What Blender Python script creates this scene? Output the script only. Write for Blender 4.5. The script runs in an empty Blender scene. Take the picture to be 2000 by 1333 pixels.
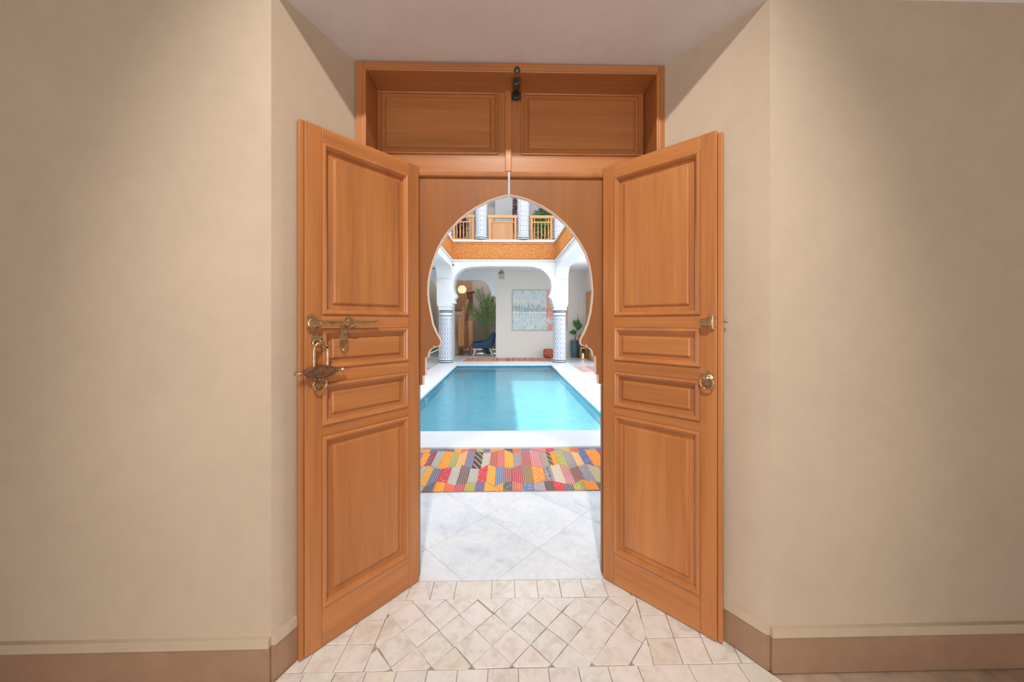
import bpy, bmesh, math, random
from mathutils import Vector, Matrix
random.seed(7)
PI = math.pi
C = bpy.context.scene.collection
scn = bpy.context.scene

# ------------------------------------------------------------------ camera, sky, sun, lamps, exposure
F = 667.0; EYE = 1.35; HX, HY = 985.0, 628.0
YAW = math.atan((1000 - HX) / F)
cam = bpy.data.cameras.new('camera'); camo = bpy.data.objects.new('camera', cam); C.objects.link(camo)
cam.sensor_fit = 'HORIZONTAL'; cam.sensor_width = 36; cam.lens = 36 * F / 2000
cam.shift_y = (HY - 666.5) / 2000
cam.clip_start = 0.02
camo.location = (0, 0, EYE); camo.rotation_euler = (PI / 2, 0, -YAW)
scn.camera = camo
w = bpy.data.worlds.new('sky'); scn.world = w; w.use_nodes = True
bg = w.node_tree.nodes['Background']; bg.inputs[0].default_value = (0.86, 0.93, 1.0, 1); bg.inputs[1].default_value = 3.7
sd = bpy.data.lights.new('sun', 'SUN'); sd.energy = 4.0; sd.angle = math.radians(0.6); sd.color = (1, 0.96, 0.9)
so = bpy.data.objects.new('sun', sd); C.objects.link(so)
so.rotation_euler = Vector((1.8, -1.95, -7.3)).to_track_quat('-Z', 'Y').to_euler()
ld = bpy.data.lights.new('hall_lamp', 'SPOT'); ld.shadow_soft_size = 0.10; ld.spot_size = math.radians(46); ld.spot_blend = 0.7; ld.energy = 630; ld.color = (1.0, 0.93, 0.83)
lo = bpy.data.objects.new('hall_lamp', ld); C.objects.link(lo); lo.location = (0.0, -1.5, 4.75)
lo.rotation_euler = Vector((0, 3.3, -3.7)).to_track_quat('-Z', 'Y').to_euler()
ld2 = bpy.data.lights.new('hall_fill', 'AREA'); ld2.shape = 'RECTANGLE'; ld2.size = 3.0; ld2.size_y = 2.2; ld2.energy = 80; ld2.color = (1.0, 0.95, 0.9)  # added fill out of view, brightens the reveal and soffit; no window stands there
lo2 = bpy.data.objects.new('hall_fill', ld2); C.objects.link(lo2); lo2.location = (0, -2.4, 1.3)
lo2.rotation_euler = Vector((0, 1, 0.32)).to_track_quat('-Z', 'Z').to_euler()
scn.view_settings.view_transform = 'Standard'; scn.view_settings.look = 'None'
scn.view_settings.gamma = 1; scn.view_settings.exposure = 0.0
scn.view_settings.use_curve_mapping = False

# ------------------------------------------------------------------ helpers
ca, sa = math.cos(YAW), math.sin(YAW)
def ray(px, py):
    r, u = (px - 1000) / F, (HY - py) / F
    return Vector((r * ca + sa, ca - r * sa, u))
def PY(px, py, Y):
    d = ray(px, py); return Vector((0, 0, EYE)) + d * (Y / d.y)
def PZ(px, py, Z=0.0):
    d = ray(px, py); return Vector((0, 0, EYE)) + d * ((Z - EYE) / d.z)
def XY(px, Y): return PY(px, 600, Y).x
def ZY(py, Y, px=985): return PY(px, py, Y).z

def link(name, me, mat=None, parent=None, loc=None):
    o = bpy.data.objects.new(name, me); C.objects.link(o)
    if me is not None and mat is not None:
        for m in (mat if isinstance(mat, (list, tuple)) else [mat]): me.materials.append(m)
    if parent is not None: o.parent = parent
    if loc is not None: o.location = loc
    return o
def fin(bm, name, smooth=False, recalc=True):
    if recalc: bmesh.ops.recalc_face_normals(bm, faces=bm.faces)
    me = bpy.data.meshes.new(name); bm.to_mesh(me); bm.free()
    if smooth:
        for p in me.polygons: p.use_smooth = True
    return me
def obj(name, bm, mat, parent=None, smooth=False, loc=None, rot=None):
    o = link(name, fin(bm, name, smooth), mat, parent, loc)
    if rot: o.rotation_euler = rot
    if smooth:
        try: o.data.set_sharp_from_angle(angle=math.radians(38))
        except Exception: pass
    return o
def tag(o, label, cat, group=None, kind=None):
    o['label'] = label; o['category'] = cat
    if group: o['group'] = group
    if kind: o['kind'] = kind
    return o
def struct(o, label=None, cat=None):
    o['kind'] = 'structure'
    if label: o['label'] = label
    if cat: o['category'] = cat
    return o
def empty(name, loc=(0, 0, 0), rz=0):
    o = bpy.data.objects.new(name, None); C.objects.link(o); o.location = loc; o.rotation_euler = (0, 0, rz)
    o.empty_display_size = 0.1
    return o
def nb(): return bmesh.new()
def box(bm, x0, x1, y0, y1, z0, z1, bev=0):
    v = [bm.verts.new((x, y, z)) for z in (z0, z1) for y in (y0, y1) for x in (x0, x1)]
    fs = [bm.faces.new([v[i] for i in f]) for f in ((0, 1, 3, 2), (4, 6, 7, 5), (0, 4, 5, 1), (2, 3, 7, 6), (0, 2, 6, 4), (1, 5, 7, 3))]
    if bev:
        es = list({e for f in fs for e in f.edges})
        bmesh.ops.bevel(bm, geom=es, offset=bev, segments=2, affect='EDGES', profile=0.5)
    return bm
def bx(*a, **k): return box(nb(), *a, **k)
def prism(bm, pts, a0, a1, axis='y'):
    """extrude a 2-D outline: axis y -> pts are (x,z); z -> (x,y); x -> (y,z)"""
    def mk(p, a):
        return (p[0], a, p[1]) if axis == 'y' else (p[0], p[1], a) if axis == 'z' else (a, p[0], p[1])
    A = [bm.verts.new(mk(p, a0)) for p in pts]; B = [bm.verts.new(mk(p, a1)) for p in pts]
    n = len(pts)
    fs = [bm.faces.new(A), bm.faces.new(B[::-1])]
    for i in range(n): bm.faces.new((A[i], A[(i + 1) % n], B[(i + 1) % n], B[i]))
    return bm
def tube(bm, path, r, seg=8, cap=True):
    path = [Vector(p) for p in path]; rings = []
    n = len(path)
    for i, p in enumerate(path):
        d = (path[min(i + 1, n - 1)] - path[max(i - 1, 0)]).normalized()
        a = Vector((0, 0, 1)) if abs(d.z) < 0.95 else Vector((1, 0, 0))
        u = d.cross(a).normalized(); v = d.cross(u)
        rr = r[i] if isinstance(r, (list, tuple)) else r
        rings.append([bm.verts.new(p + (u * math.cos(t) + v * math.sin(t)) * rr) for t in [2 * PI * k / seg for k in range(seg)]])
    for a, b in zip(rings, rings[1:]):
        for k in range(seg): bm.faces.new((a[k], a[(k + 1) % seg], b[(k + 1) % seg], b[k]))
    if cap: bm.faces.new(rings[0][::-1]); bm.faces.new(rings[-1])
    return bm
def torus(bm, c, R, r, nrm='y', seg=24, s2=8, squash=1):
    c = Vector(c); rings = []
    for i in range(seg):
        t = 2 * PI * i / seg; ring = []
        for k in range(s2):
            p = 2 * PI * k / s2; q = R + r * math.cos(p)
            a, b, h = q * math.cos(t), q * math.sin(t) * squash, r * math.sin(p)
            ring.append(bm.verts.new(c + (Vector((a, h, b)) if nrm == 'y' else Vector((a, b, h)))))
        rings.append(ring)
    for i in range(seg):
        a, b = rings[i], rings[(i + 1) % seg]
        for k in range(s2): bm.faces.new((a[k], b[k], b[(k + 1) % s2], a[(k + 1) % s2]))
    return bm
def lathe(bm, prof, seg=24, c=(0, 0, 0), uv=False, axis='z'):
    """prof: list of (r, h)"""
    rings = []; c = Vector(c)
    lay = bm.loops.layers.uv.new('uv') if uv else None
    for r, h in prof:
        rr = max(r, 1e-4)
        ring = []
        for k in range(seg):
            a, b = rr * math.cos(2 * PI * k / seg), rr * math.sin(2 * PI * k / seg)
            ring.append(bm.verts.new(c + (Vector((a, b, h)) if axis == 'z' else Vector((a, h, b)) if axis == 'y' else Vector((h, a, b)))))
        rings.append(ring)
    for i in range(len(prof) - 1):
        for k in range(seg):
            k2 = (k + 1) % seg
            f = bm.faces.new((rings[i][k], rings[i][k2], rings[i + 1][k2], rings[i + 1][k]))
            if uv:
                for lp, (u, v) in zip(f.loops, ((k, i), (k + 1, i), (k + 1, i + 1), (k, i + 1))):
                    lp[lay].uv = (u / seg, prof[v][1])
    bm.faces.new(rings[0][::-1]); bm.faces.new(rings[-1])
    return bm
def rectprof(bm, x0, x1, z0, z1, prof, s=1, cap=True, y=0.0):
    """nested rectangles in the xz plane; prof = (inset, height towards s*y)"""
    loops = []
    for i, h in prof:
        loops.append([bm.verts.new((a, y + s * h, b)) for a, b in ((x0 + i, z0 + i), (x1 - i, z0 + i), (x1 - i, z1 - i), (x0 + i, z1 - i))])
    for a, b in zip(loops, loops[1:]):
        for k in range(4): bm.faces.new((a[k], a[(k + 1) % 4], b[(k + 1) % 4], b[k]))
    if cap: bm.faces.new(loops[-1])
    return bm
def clip_half(poly, nx, ny, d):
    out = []
    for i in range(len(poly)):
        p, q = poly[i], poly[(i + 1) % len(poly)]
        a, b = nx * p[0] + ny * p[1] - d, nx * q[0] + ny * q[1] - d
        if a <= 0: out.append(p)
        if (a < 0 < b) or (b < 0 < a):
            t = a / (a - b); out.append((p[0] + t * (q[0] - p[0]), p[1] + t * (q[1] - p[1])))
    return out
def clip_poly(poly, conv):
    n = len(conv)
    for i in range(n):
        (ax, ay), (bx_, by) = conv[i], conv[(i + 1) % n]
        nx, ny = (by - ay), -(bx_ - ax)
        poly = clip_half(poly, nx, ny, nx * ax + ny * ay)
        if len(poly) < 3: return []
    return poly
def area(p): return abs(sum(p[i][0] * p[(i + 1) % len(p)][1] - p[(i + 1) % len(p)][0] * p[i][1] for i in range(len(p)))) / 2
def inset(poly, g):
    cx = sum(p[0] for p in poly) / len(poly); cy = sum(p[1] for p in poly) / len(poly)
    n = len(poly); res = []
    s = 1 if sum(poly[i][0] * poly[(i + 1) % n][1] - poly[(i + 1) % n][0] * poly[i][1] for i in range(n)) > 0 else -1
    lines = []
    q = poly
    for i in range(n):
        a, b = q[i], q[(i + 1) % n]; dx, dy = b[0] - a[0], b[1] - a[1]; L = math.hypot(dx, dy)
        if L < 1e-6: continue
        lines.append((s * dy / L, -s * dx / L, s * (dy * a[0] - dx * a[1]) / L))
    out = [(cx + 1, cy + 1), (cx - 1, cy + 1), (cx - 1, cy - 1), (cx + 1, cy - 1)]
    for nx, ny, d in lines:
        out = clip_half(out, nx, ny, d - g)
        if len(out) < 3: return []
    return out
def tile_obj(poly, z, th, mat, parent, g=0.002, ch=0.002, name='tile', jit=0.0, tilt=0.0):
    p = inset(poly, g)
    if len(p) < 3 or area(p) < 2e-4: return None
    t = inset(p, ch)
    if len(t) < 3 or len(t) != len(p): t = p
    cx = sum(a[0] for a in p) / len(p); cy = sum(a[1] for a in p) / len(p)
    dz = random.uniform(-jit, jit); tx, ty = random.uniform(-tilt, tilt), random.uniform(-tilt, tilt)
    bm = nb(); n = len(p)
    A = [bm.verts.new((a - cx, b - cy, -th)) for a, b in p]
    B = [bm.verts.new((a - cx, b - cy, dz - ch * 0.8 + tx * (a - cx) + ty * (b - cy))) for a, b in p]
    T = [bm.verts.new((a - cx, b - cy, dz + tx * (a - cx) + ty * (b - cy))) for a, b in t]
    for i in range(n):
        bm.faces.new((A[i], A[(i + 1) % n], B[(i + 1) % n], B[i])); bm.faces.new((B[i], B[(i + 1) % n], T[(i + 1) % n], T[i]))
    bm.faces.new(T); bm.faces.new(A[::-1])
    return obj(name, bm, mat, parent, loc=(cx, cy, z))

# ------------------------------------------------------------------ materials
class MT:
    def __init__(s, name):
        s.m = bpy.data.materials.new(name); s.m.use_nodes = True; s.nt = s.m.node_tree; s.N = s.nt.nodes
        s.b = s.N['Principled BSDF']
    def n(s, t, **k):
        x = s.N.new(t)
        for a, v in k.items(): setattr(x, a, v)
        return x
    def l(s, a, b): s.nt.links.new(a, b)
    def obj_co(s, scale=(1, 1, 1), kind='Object', rot=(0, 0, 0), rnd=0):
        tc = s.n('ShaderNodeTexCoord'); mp = s.n('ShaderNodeMapping'); mp.inputs['Scale'].default_value = scale; mp.inputs['Rotation'].default_value = rot
        if rnd:
            oi = s.n('ShaderNodeObjectInfo'); mu = s.n('ShaderNodeVectorMath', operation='SCALE'); mu.inputs[0].default_value = (rnd, rnd * 1.7, rnd * 0.6)
            s.l(oi.outputs['Random'], mu.inputs['Scale']); ad = s.n('ShaderNodeVectorMath', operation='ADD')
            s.l(tc.outputs[kind], ad.inputs[0]); s.l(mu.outputs[0], ad.inputs[1]); s.l(ad.outputs[0], mp.inputs['Vector'])
        else: s.l(tc.outputs[kind], mp.inputs['Vector'])
        return mp.outputs[0]
    def noise(s, co, scale, detail=4, rough=0.55, dist=0):
        x = s.n('ShaderNodeTexNoise'); x.inputs['Scale'].default_value = scale; x.inputs['Detail'].default_value = detail
        x.inputs['Roughness'].default_value = rough; x.inputs['Distortion'].default_value = dist; s.l(co, x.inputs['Vector']); return x.outputs['Fac']
    def ramp(s, fac, stops):
        r = s.n('ShaderNodeValToRGB'); e = r.color_ramp.elements
        while len(e) < len(stops): e.new(0.5)
        for i, (p, c) in enumerate(stops): e[i].position = p; e[i].color = (*c, 1)
        s.l(fac, r.inputs[0]); return r.outputs[0]
    def math(s, op, a, b=None, clamp=False):
        x = s.n('ShaderNodeMath', operation=op, use_clamp=clamp)
        for i, v in enumerate((a, b)):
            if v is None: continue
            if isinstance(v, (int, float)): x.inputs[i].default_value = v
            else: s.l(v, x.inputs[i])
        return x.outputs[0]
    def mix(s, fac, a, b, mode='MIX'):
        x = s.n('ShaderNodeMixRGB', blend_type=mode)
        for i, v in enumerate((fac, a, b)):
            if isinstance(v, (int, float)): x.inputs[i].default_value = v
            elif isinstance(v, tuple): x.inputs[i].default_value = (*v, 1)
            else: s.l(v, x.inputs[i])
        return x.outputs[0]
    def col(s, c):
        if isinstance(c, tuple): s.b.inputs['Base Color'].default_value = (*c, 1)
        else: s.l(c, s.b.inputs['Base Color'])
    def bump(s, h, strength=0.2, dist=0.01):
        x = s.n('ShaderNodeBump'); x.inputs['Strength'].default_value = strength; x.inputs['Distance'].default_value = dist
        s.l(h, x.inputs['Height']); s.l(x.outputs[0], s.b.inputs['Normal'])
    def set(s, **k):
        for a, v in k.items(): s.b.inputs[a.replace('_', ' ')].default_value = v
        return s
def srgb(r, g, b):
    f = lambda c: (c / 255 / 12.92) if c / 255 <= 0.04045 else ((c / 255 + 0.055) / 1.055) ** 2.4
    return (f(r), f(g), f(b))
def mul(c, k): return tuple(x * k for x in c)

def plain(name, c, rough=0.6, metal=0, var=0.12, scale=6, bump=0.0):
    m = MT(name); co = m.obj_co(); f = m.noise(co, scale)
    m.col(m.ramp(f, [(0.3, mul(c, 1 - var)), (0.7, mul(c, 1 + var))])); m.set(Roughness=rough, Metallic=metal)
    if bump: m.bump(m.noise(co, scale * 6), bump, 0.003)
    return m.m
def plaster(name, c, var=0.07, scale=1.5, bump=0.15, rough=0.75):
    m = MT(name); co = m.obj_co()
    f1 = m.noise(co, scale, 5, 0.6, 0.4); f2 = m.noise(co, scale * 9, 5, 0.65)
    c1 = m.ramp(f1, [(0.3, mul(c, 1 - var)), (0.72, mul(c, 1 + var))])
    m.col(m.mix(0.35, c1, m.ramp(f2, [(0.3, mul(c, 1 - var * 1.4)), (0.7, mul(c, 1 + var))])))
    m.set(Roughness=rough); m.bump(f2, bump, 0.01); return m.m
def wood(name, c, axis='z', rough=0.36, var=0.22, coat=0.25, scale=1.0):
    m = MT(name)
    k = 1.4 * scale; g = 34.0 * scale
    sc = (g, g, k) if axis == 'z' else (k, g, g)
    co = m.obj_co(sc, rnd=3.0)
    f = m.noise(co, 1.0, 6, 0.62, 0.6)
    sc2 = (7.0, 7.0, 0.5) if axis == 'z' else (0.5, 7.0, 7.0)
    f2 = m.noise(m.obj_co(sc2, rnd=5.0), 1.0, 3, 0.5, 0.8)
    a = m.ramp(f, [(0.25, mul(c, 1 - var)), (0.5, c), (0.75, mul(c, 1 + var * 0.6))])
    b = m.ramp(f2, [(0.3, (0.86, 0.80, 0.74)), (0.7, (1.08, 1.10, 1.14))])
    oi = m.n('ShaderNodeObjectInfo')
    v = m.math('ADD', m.math('MULTIPLY', oi.outputs['Random'], 0.16), 0.92)
    hs = m.n('ShaderNodeHueSaturation'); m.l(v, hs.inputs['Value']); m.l(m.mix(1.0, a, b, 'MULTIPLY'), hs.inputs['Color'])
    m.col(hs.outputs[0]); m.set(Roughness=rough); m.b.inputs['Coat Weight'].default_value = coat; m.b.inputs['Coat Roughness'].default_value = 0.3
    m.bump(f, 0.06, 0.002); return m.m

WC = (0.47, 0.185, 0.058)
M = {}
M['wood_v'] = wood('door_wood_vertical', WC, 'z'); M['wood_h'] = wood('door_wood_horizontal', WC, 'x')
M['mold'] = wood('moulding_wood', mul(WC, 1.05), 'z', rough=0.25, var=0.1, coat=0.6)
M['case_v'] = wood('casing_wood_vertical', mul(WC, 1.0), 'z'); M['case_h'] = wood('casing_wood_horizontal', mul(WC, 1.0), 'x')
M['board'] = wood('arch_board_wood', (0.285, 0.095, 0.012), 'z', var=0.14, coat=0.05, rough=0.5)
M['edge'] = plain('pale_edge_glare', (0.80, 0.60, 0.46), 0.25, 0, 0.04)  # pale colour stands in for courtyard glare on the arch edge
M['plaster'] = plaster('beige_plaster', (0.57, 0.47, 0.37)); M['soffit'] = plaster('grey_beige_soffit_plaster', (0.74, 0.71, 0.715))
M['plinth'] = plaster('terracotta_plinth', (0.36, 0.22, 0.145), 0.15); M['ledge'] = plaster('plinth_ledge_plaster', (0.56, 0.46, 0.35))
M['white'] = plaster('white_plaster', (0.78, 0.795, 0.815), 0.02, 1.0, 0.05); M['cream'] = plaster('cream_wall_plaster', (0.82, 0.77, 0.70), 0.03, 0.8, 0.06)
M['greywall'] = plaster('taupe_wall_plaster', (0.56, 0.49, 0.44), 0.05, 0.8, 0.06)
M['stairwall'] = plaster('ochre_wall_plaster', (0.50, 0.27, 0.13), 0.05, 0.8, 0.06)
M['coping'] = plaster('white_pool_coping', (0.79, 0.79, 0.80), 0.015, 1.2, 0.03, 0.35)
M['brass'] = plain('aged_brass', (0.58, 0.43, 0.26), 0.3, 0.95, 0.3, 60, 0.15)
M['iron'] = plain('dark_aged_metal', (0.25, 0.13, 0.08), 0.42, 0.7, 0.4, 50, 0.2)
M['steel'] = plain('dull_bolt_metal', (0.12, 0.10, 0.085), 0.4, 0.8, 0.3, 60, 0.2)

def bejmat():
    m = MT('bejmat_tile'); co = m.obj_co(rnd=9.0)
    oi = m.n('ShaderNodeObjectInfo')
    base = m.ramp(oi.outputs['Random'], [(0.0, (0.76, 0.70, 0.62)), (0.25, (0.79, 0.76, 0.73)), (0.5, (0.77, 0.75, 0.71)), (0.75, (0.82, 0.75, 0.72)), (1.0, (0.76, 0.72, 0.69))])
    f = m.noise(co, 16, 6, 0.65, 0.6); f2 = m.noise(co, 90, 3, 0.7)
    c = m.mix(1.0, base, m.ramp(f, [(0.28, (0.80, 0.74, 0.68)), (0.5, (1, 1, 1)), (0.75, (1.08, 1.09, 1.1))]), 'MULTIPLY')
    pit = m.ramp(f2, [(0.24, (0.6, 0.52, 0.45)), (0.34, (1, 1, 1))])
    m.col(m.mix(0.6, c, pit, 'MULTIPLY')); m.set(Roughness=0.42); m.bump(f, 0.25, 0.006); return m.m
M['bejmat'] = bejmat(); M['grout'] = plain('tile_grout', (0.50, 0.39, 0.30), 0.9, 0, 0.2, 20)
def marble():
    m = MT('white_marble_tile'); co = m.obj_co(rnd=12.0)
    f = m.noise(co, 2.2, 9, 0.62, 1.6); f2 = m.noise(co, 5, 6, 0.6, 2.5)
    a = m.ramp(f, [(0.30, (0.56, 0.60, 0.68)), (0.44, (0.74, 0.76, 0.80)), (0.62, (0.82, 0.825, 0.845))])
    v = m.ramp(f2, [(0.46, (1, 1, 1)), (0.5, (0.88, 0.9, 0.93)), (0.54, (1, 1, 1))])
    oi = m.n('ShaderNodeObjectInfo'); vv = m.math('ADD', m.math('MULTIPLY', oi.outputs['Random'], 0.10), 0.93)
    hs = m.n('ShaderNodeHueSaturation'); m.l(vv, hs.inputs['Value']); m.l(m.mix(0.8, a, v, 'MULTIPLY'), hs.inputs['Color'])
    m.col(hs.outputs[0]); m.set(Roughness=0.22); return m.m
M['marble'] = marble(); M['mgrout'] = plain('marble_joint', (0.55, 0.56, 0.58), 0.8)

# ------------------------------------------------------------------ the entrance reveal: floor, walls, soffit
YC = 1.655      # casing face
YB = 1.80       # big leaf face
YT = PZ(998, 1133.5).y   # end of the vestibule tiles
YR = 1.30       # near end of the reveal
CL = PY(690, 118, YC); CR = PY(1299, 126, YC)
ZS = (CL.z + CR.z) / 2     # soffit height
dl = (-0.37, 1.0); dr = (0.53, 1.0)
def wl(y): return CL.x - (YC - y) * 0.42
def wr(y): return CR.x + (YC - y) * 0.68
HALL = 2.6
o = obj('wall_left', prism(nb(), [(wl(YC + 0.05), YC + 0.05), (wl(YR), YR), (-HALL, YR), (-HALL, YC + 0.05)], 0, ZS, 'z'), M['plaster']); struct(o, 'beige plastered reveal wall left of the open wooden doors', 'wall')
o = obj('wall_right', prism(nb(), [(wr(YC + 0.05), YC + 0.05), (HALL, YC + 0.05), (HALL, YR), (wr(YR), YR)], 0, ZS, 'z'), M['plaster']); struct(o, 'beige plastered reveal wall right of the open wooden doors', 'wall')
o = obj('ceiling_entrance', bx(-HALL, HALL, YR, YC + 0.16, ZS, ZS + 0.35), M['soffit']); struct(o, 'smooth greyish plaster soffit above the wooden doorway', 'ceiling')
o = obj('wall_front', bx(-HALL, HALL, YR, YR + 0.2, ZS + 0.35, 5.2), M['plaster']); struct(o, 'beige plaster wall of the hall above the entrance reveal', 'wall')
bm = nb(); box(bm, -HALL - 0.1, -HALL, -2.7, YC + 0.05, 0, 5.2)
struct(obj('wall_hall_left', bm, M['plaster']), 'plaster side wall of the hall, left of the camera', 'wall')
struct(obj('wall_hall_right', bx(HALL, HALL + 0.1, -2.7, YC + 0.05, 0, 5.2), M['plaster']), 'plaster side wall of the hall, right of the camera', 'wall')
struct(obj('wall_hall_back', bx(-HALL, HALL, -2.8, -2.7, 0, 5.2), M['plaster']), 'plaster wall of the hall behind the camera', 'wall')
struct(obj('ceiling_hall', bx(-HALL - 0.1, HALL + 0.1, -2.8, 1.86, 5.2, 5.3), M['plaster']), 'high plaster ceiling of the entrance hall', 'ceiling')
# plinths along the reveal walls
def plinth(side):
    s = -1 if side == 'left' else 1; fn = wl if s < 0 else wr
    t = 0.012
    y0 = YC - 0.01; h = 0.135
    root = empty('baseboard_' + side, (fn(YR), YR, 0))
    def P2(off, y): return (fn(y) - s * off - fn(YR), y - YR)
    body = [P2(-0.01, y0), P2(t, y0), P2(t, -0 + YR), P2(-0.01, YR)]
    obj('skirting', prism(nb(), body, -0.005, h, 'z'), M['plinth'], root)
    led = [P2(-0.01, y0), P2(t + 0.004, y0), P2(t + 0.004, YR), P2(-0.01, YR)]
    o2 = obj('ledge', prism(nb(), led, h, h + 0.035, 'z'), M['ledge'], root)
    bm = nb(); box(bm, *( (-HALL + 0.02 - fn(YR), -0.0) if s < 0 else (0.0, HALL - 0.02 - fn(YR)) ), -t, 0.0, -0.005, h)
    obj('skirting', bm, M['plinth'], root)
    bm = nb(); box(bm, *( (-HALL + 0.02 - fn(YR), -0.0) if s < 0 else (0.0, HALL - 0.02 - fn(YR)) ), -t - 0.004, 0.0, h, h + 0.035)
    obj('ledge', bm, M['ledge'], root)
    struct(root, 'terracotta coloured skirting with a plaster ledge, %s of the open doors' % side, 'skirting')
plinth('left'); plinth('right')

# tiled vestibule floor
fl = obj('floor_entrance', bx(-HALL, HALL, -2.7, YT, -0.06, -0.012), M['grout']); struct(fl, 'pale handmade clay tile floor in front of the doors, laid diagonally with straight borders', 'floor')
yA = PZ(1000, 1169).y      # end of back border row
yBf = PZ(1000, 1305.5).y   # near border row starts
side = 0.1115
def inreg(poly): return poly
xl_in = lambda y: -0.545 - (YC - y) * 0.28
regF = [(xl_in(yBf), yBf), (PZ(1280, 1305.5).x, yBf), (PZ(1243, 1169).x, yA), (PZ(770, 1169).x, yA)]
regF[0] = (PZ(712, 1305.5).x, yBf)
a0 = PZ(1060.3, 1169.8); hd = side / math.sqrt(2)
for i in range(-14, 15):
    for j in range(-14, 15):
        cx = a0.x + (i - j) * hd; cy = a0.y - hd - (i + j) * hd
        jx = lambda: random.uniform(-0.0025, 0.0025)
        q = [(cx, cy - hd), (cx + hd, cy), (cx, cy + hd), (cx - hd, cy)]
        p = clip_poly(q, regF)
        if len(p) >= 3 and area(p) > 4e-4: tile_obj([(a + jx(), b + jx()) for a, b in p], 0, 0.02, M['bejmat'], fl, 0.0012, 0.0016, jit=0.0012, tilt=0.008)
# back border row
x = PZ(1014, 1150).x - 0.115 * 12
while x < 1.2:
    wdt = 0.115 * random.choice((1, 1, 1, 1.6)); q = [(x, yA), (x + wdt, yA), (x + wdt, YT), (x, YT)]
    x += wdt
    if q[1][0] < wl(YC) + 0.02 or q[0][0] > wr(YC): continue
    tile_obj(q, 0, 0.02, M['bejmat'], fl, 0.0012, 0.0016, jit=0.001, tilt=0.006)
# front border rows, running on into the hall
y1 = yBf
for r in range(2):
    x = -1.9 + r * 0.05
    while x < 2.0:
        wdt = 0.117 * random.choice((1, 1, 1, 1.7)); q = [(x, y1 - 0.12), (x + wdt, y1 - 0.12), (x + wdt, y1), (x, y1)]
        x += wdt
        if r == 0:
            q = clip_poly(q, [(wl(y1 - 0.12) + 0.014, y1 - 0.12), (wr(y1 - 0.12) - 0.014, y1 - 0.12), (wr(y1) - 0.014, y1), (wl(y1) + 0.014, y1)]) if True else q
        if len(q) >= 3: tile_obj(q, 0, 0.02, M['bejmat'], fl, 0.0012, 0.0016, jit=0.001, tilt=0.006)
    y1 -= 0.12
# side border tiles between the diagonal field and the skirting
def fill_side(edge_pts, wall_fn, s):
    rows = [yBf]
    while rows[-1] < yA - 0.01: rows.append(min(rows[-1] + 0.113, yA))
    def ex(y):
        for (xa, ya), (xb, yb) in zip(edge_pts, edge_pts[1:]):
            lo, hi = (ya, yb) if ya < yb else (yb, ya)
            if lo - 1e-6 <= y <= hi + 1e-6: return xa + (xb - xa) * (y - ya) / (yb - ya)
        return edge_pts[-1][0]
    for ya, yb in zip(rows, rows[1:]):
        e0, e1 = ex(ya), ex(yb); k = 0
        while k < 8:
            a0_, a1_ = e0 + s * k * 0.117, e1 + s * k * 0.117
            b0, b1 = a0_ + s * 0.117, a1_ + s * 0.117
            w0, w1 = wall_fn(ya) - s * 0.014, wall_fn(yb) - s * 0.014
            if s * (a0_ - w0) > 0: break
            q = [(a0_, ya), (b0, ya), (b1, yb), (a1_, yb)] if s > 0 else [(b0, ya), (a0_, ya), (a1_, yb), (b1, yb)]
            lim = [(w0, ya), (w1, yb)]
            conv = [(-9, ya), (w0, ya), (w1, yb), (-9, yb)] if s > 0 else [(w0, ya), (9, ya), (9, yb), (w1, yb)]
            p = clip_poly(q, conv)
            if len(p) >= 3: tile_obj(p, 0, 0.02, M['bejmat'], fl, 0.0012, 0.0016, jit=0.001, tilt=0.006)
            k += 1
fill_side([regF[1], regF[2]], wr, 1)
fill_side([regF[0], regF[3]], wl, -1)

# ------------------------------------------------------------------ door casing
root = empty('trim_1', (0, YC, 0)); struct(root, 'varnished wooden door casing framing the whole doorway', 'door frame')
xo0, xo1 = PY(694, 122, YC).x, PY(1299, 126, YC).x
xi0, xi1 = PY(715, 300, YC).x, PY(1282, 300, YC).x
zt = ZS - 0.004; zi = ZY(142, YC)
def casing_member(axis, a0, a1, b0, b1, mat):
    # moulded board: flat plus inner bead
    bm = nb(); box(bm, a0, a1, 0, 0.05, b0, b1, 0.004); return bm
obj('jamb', box(nb(), xo0, xi0 - 0.014, 0, 0.2, 0, zt, 0.004), M['case_v'], root)
obj('jamb', box(nb(), xi1 + 0.014, xo1, 0, 0.2, 0, zt, 0.004), M['case_v'], root)
obj('head', box(nb(), xi0 - 0.0142, xi1 + 0.0142, 0, 0.2, zi + 0.014, zt, 0.004), M['case_h'], root)
for a, b in ((xi0 - 0.0138, xi0), (xi1, xi1 + 0.0138)):
    obj('bead', box(nb(), a, b, -0.005, 0.2, 0, zi + 0.0138, 0.003), M['case_v'], root)
obj('bead', box(nb(), xi0 + 0.0002, xi1 - 0.0002, -0.005, 0.2, zi, zi + 0.0138, 0.003), M['case_h'], root)

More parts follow.
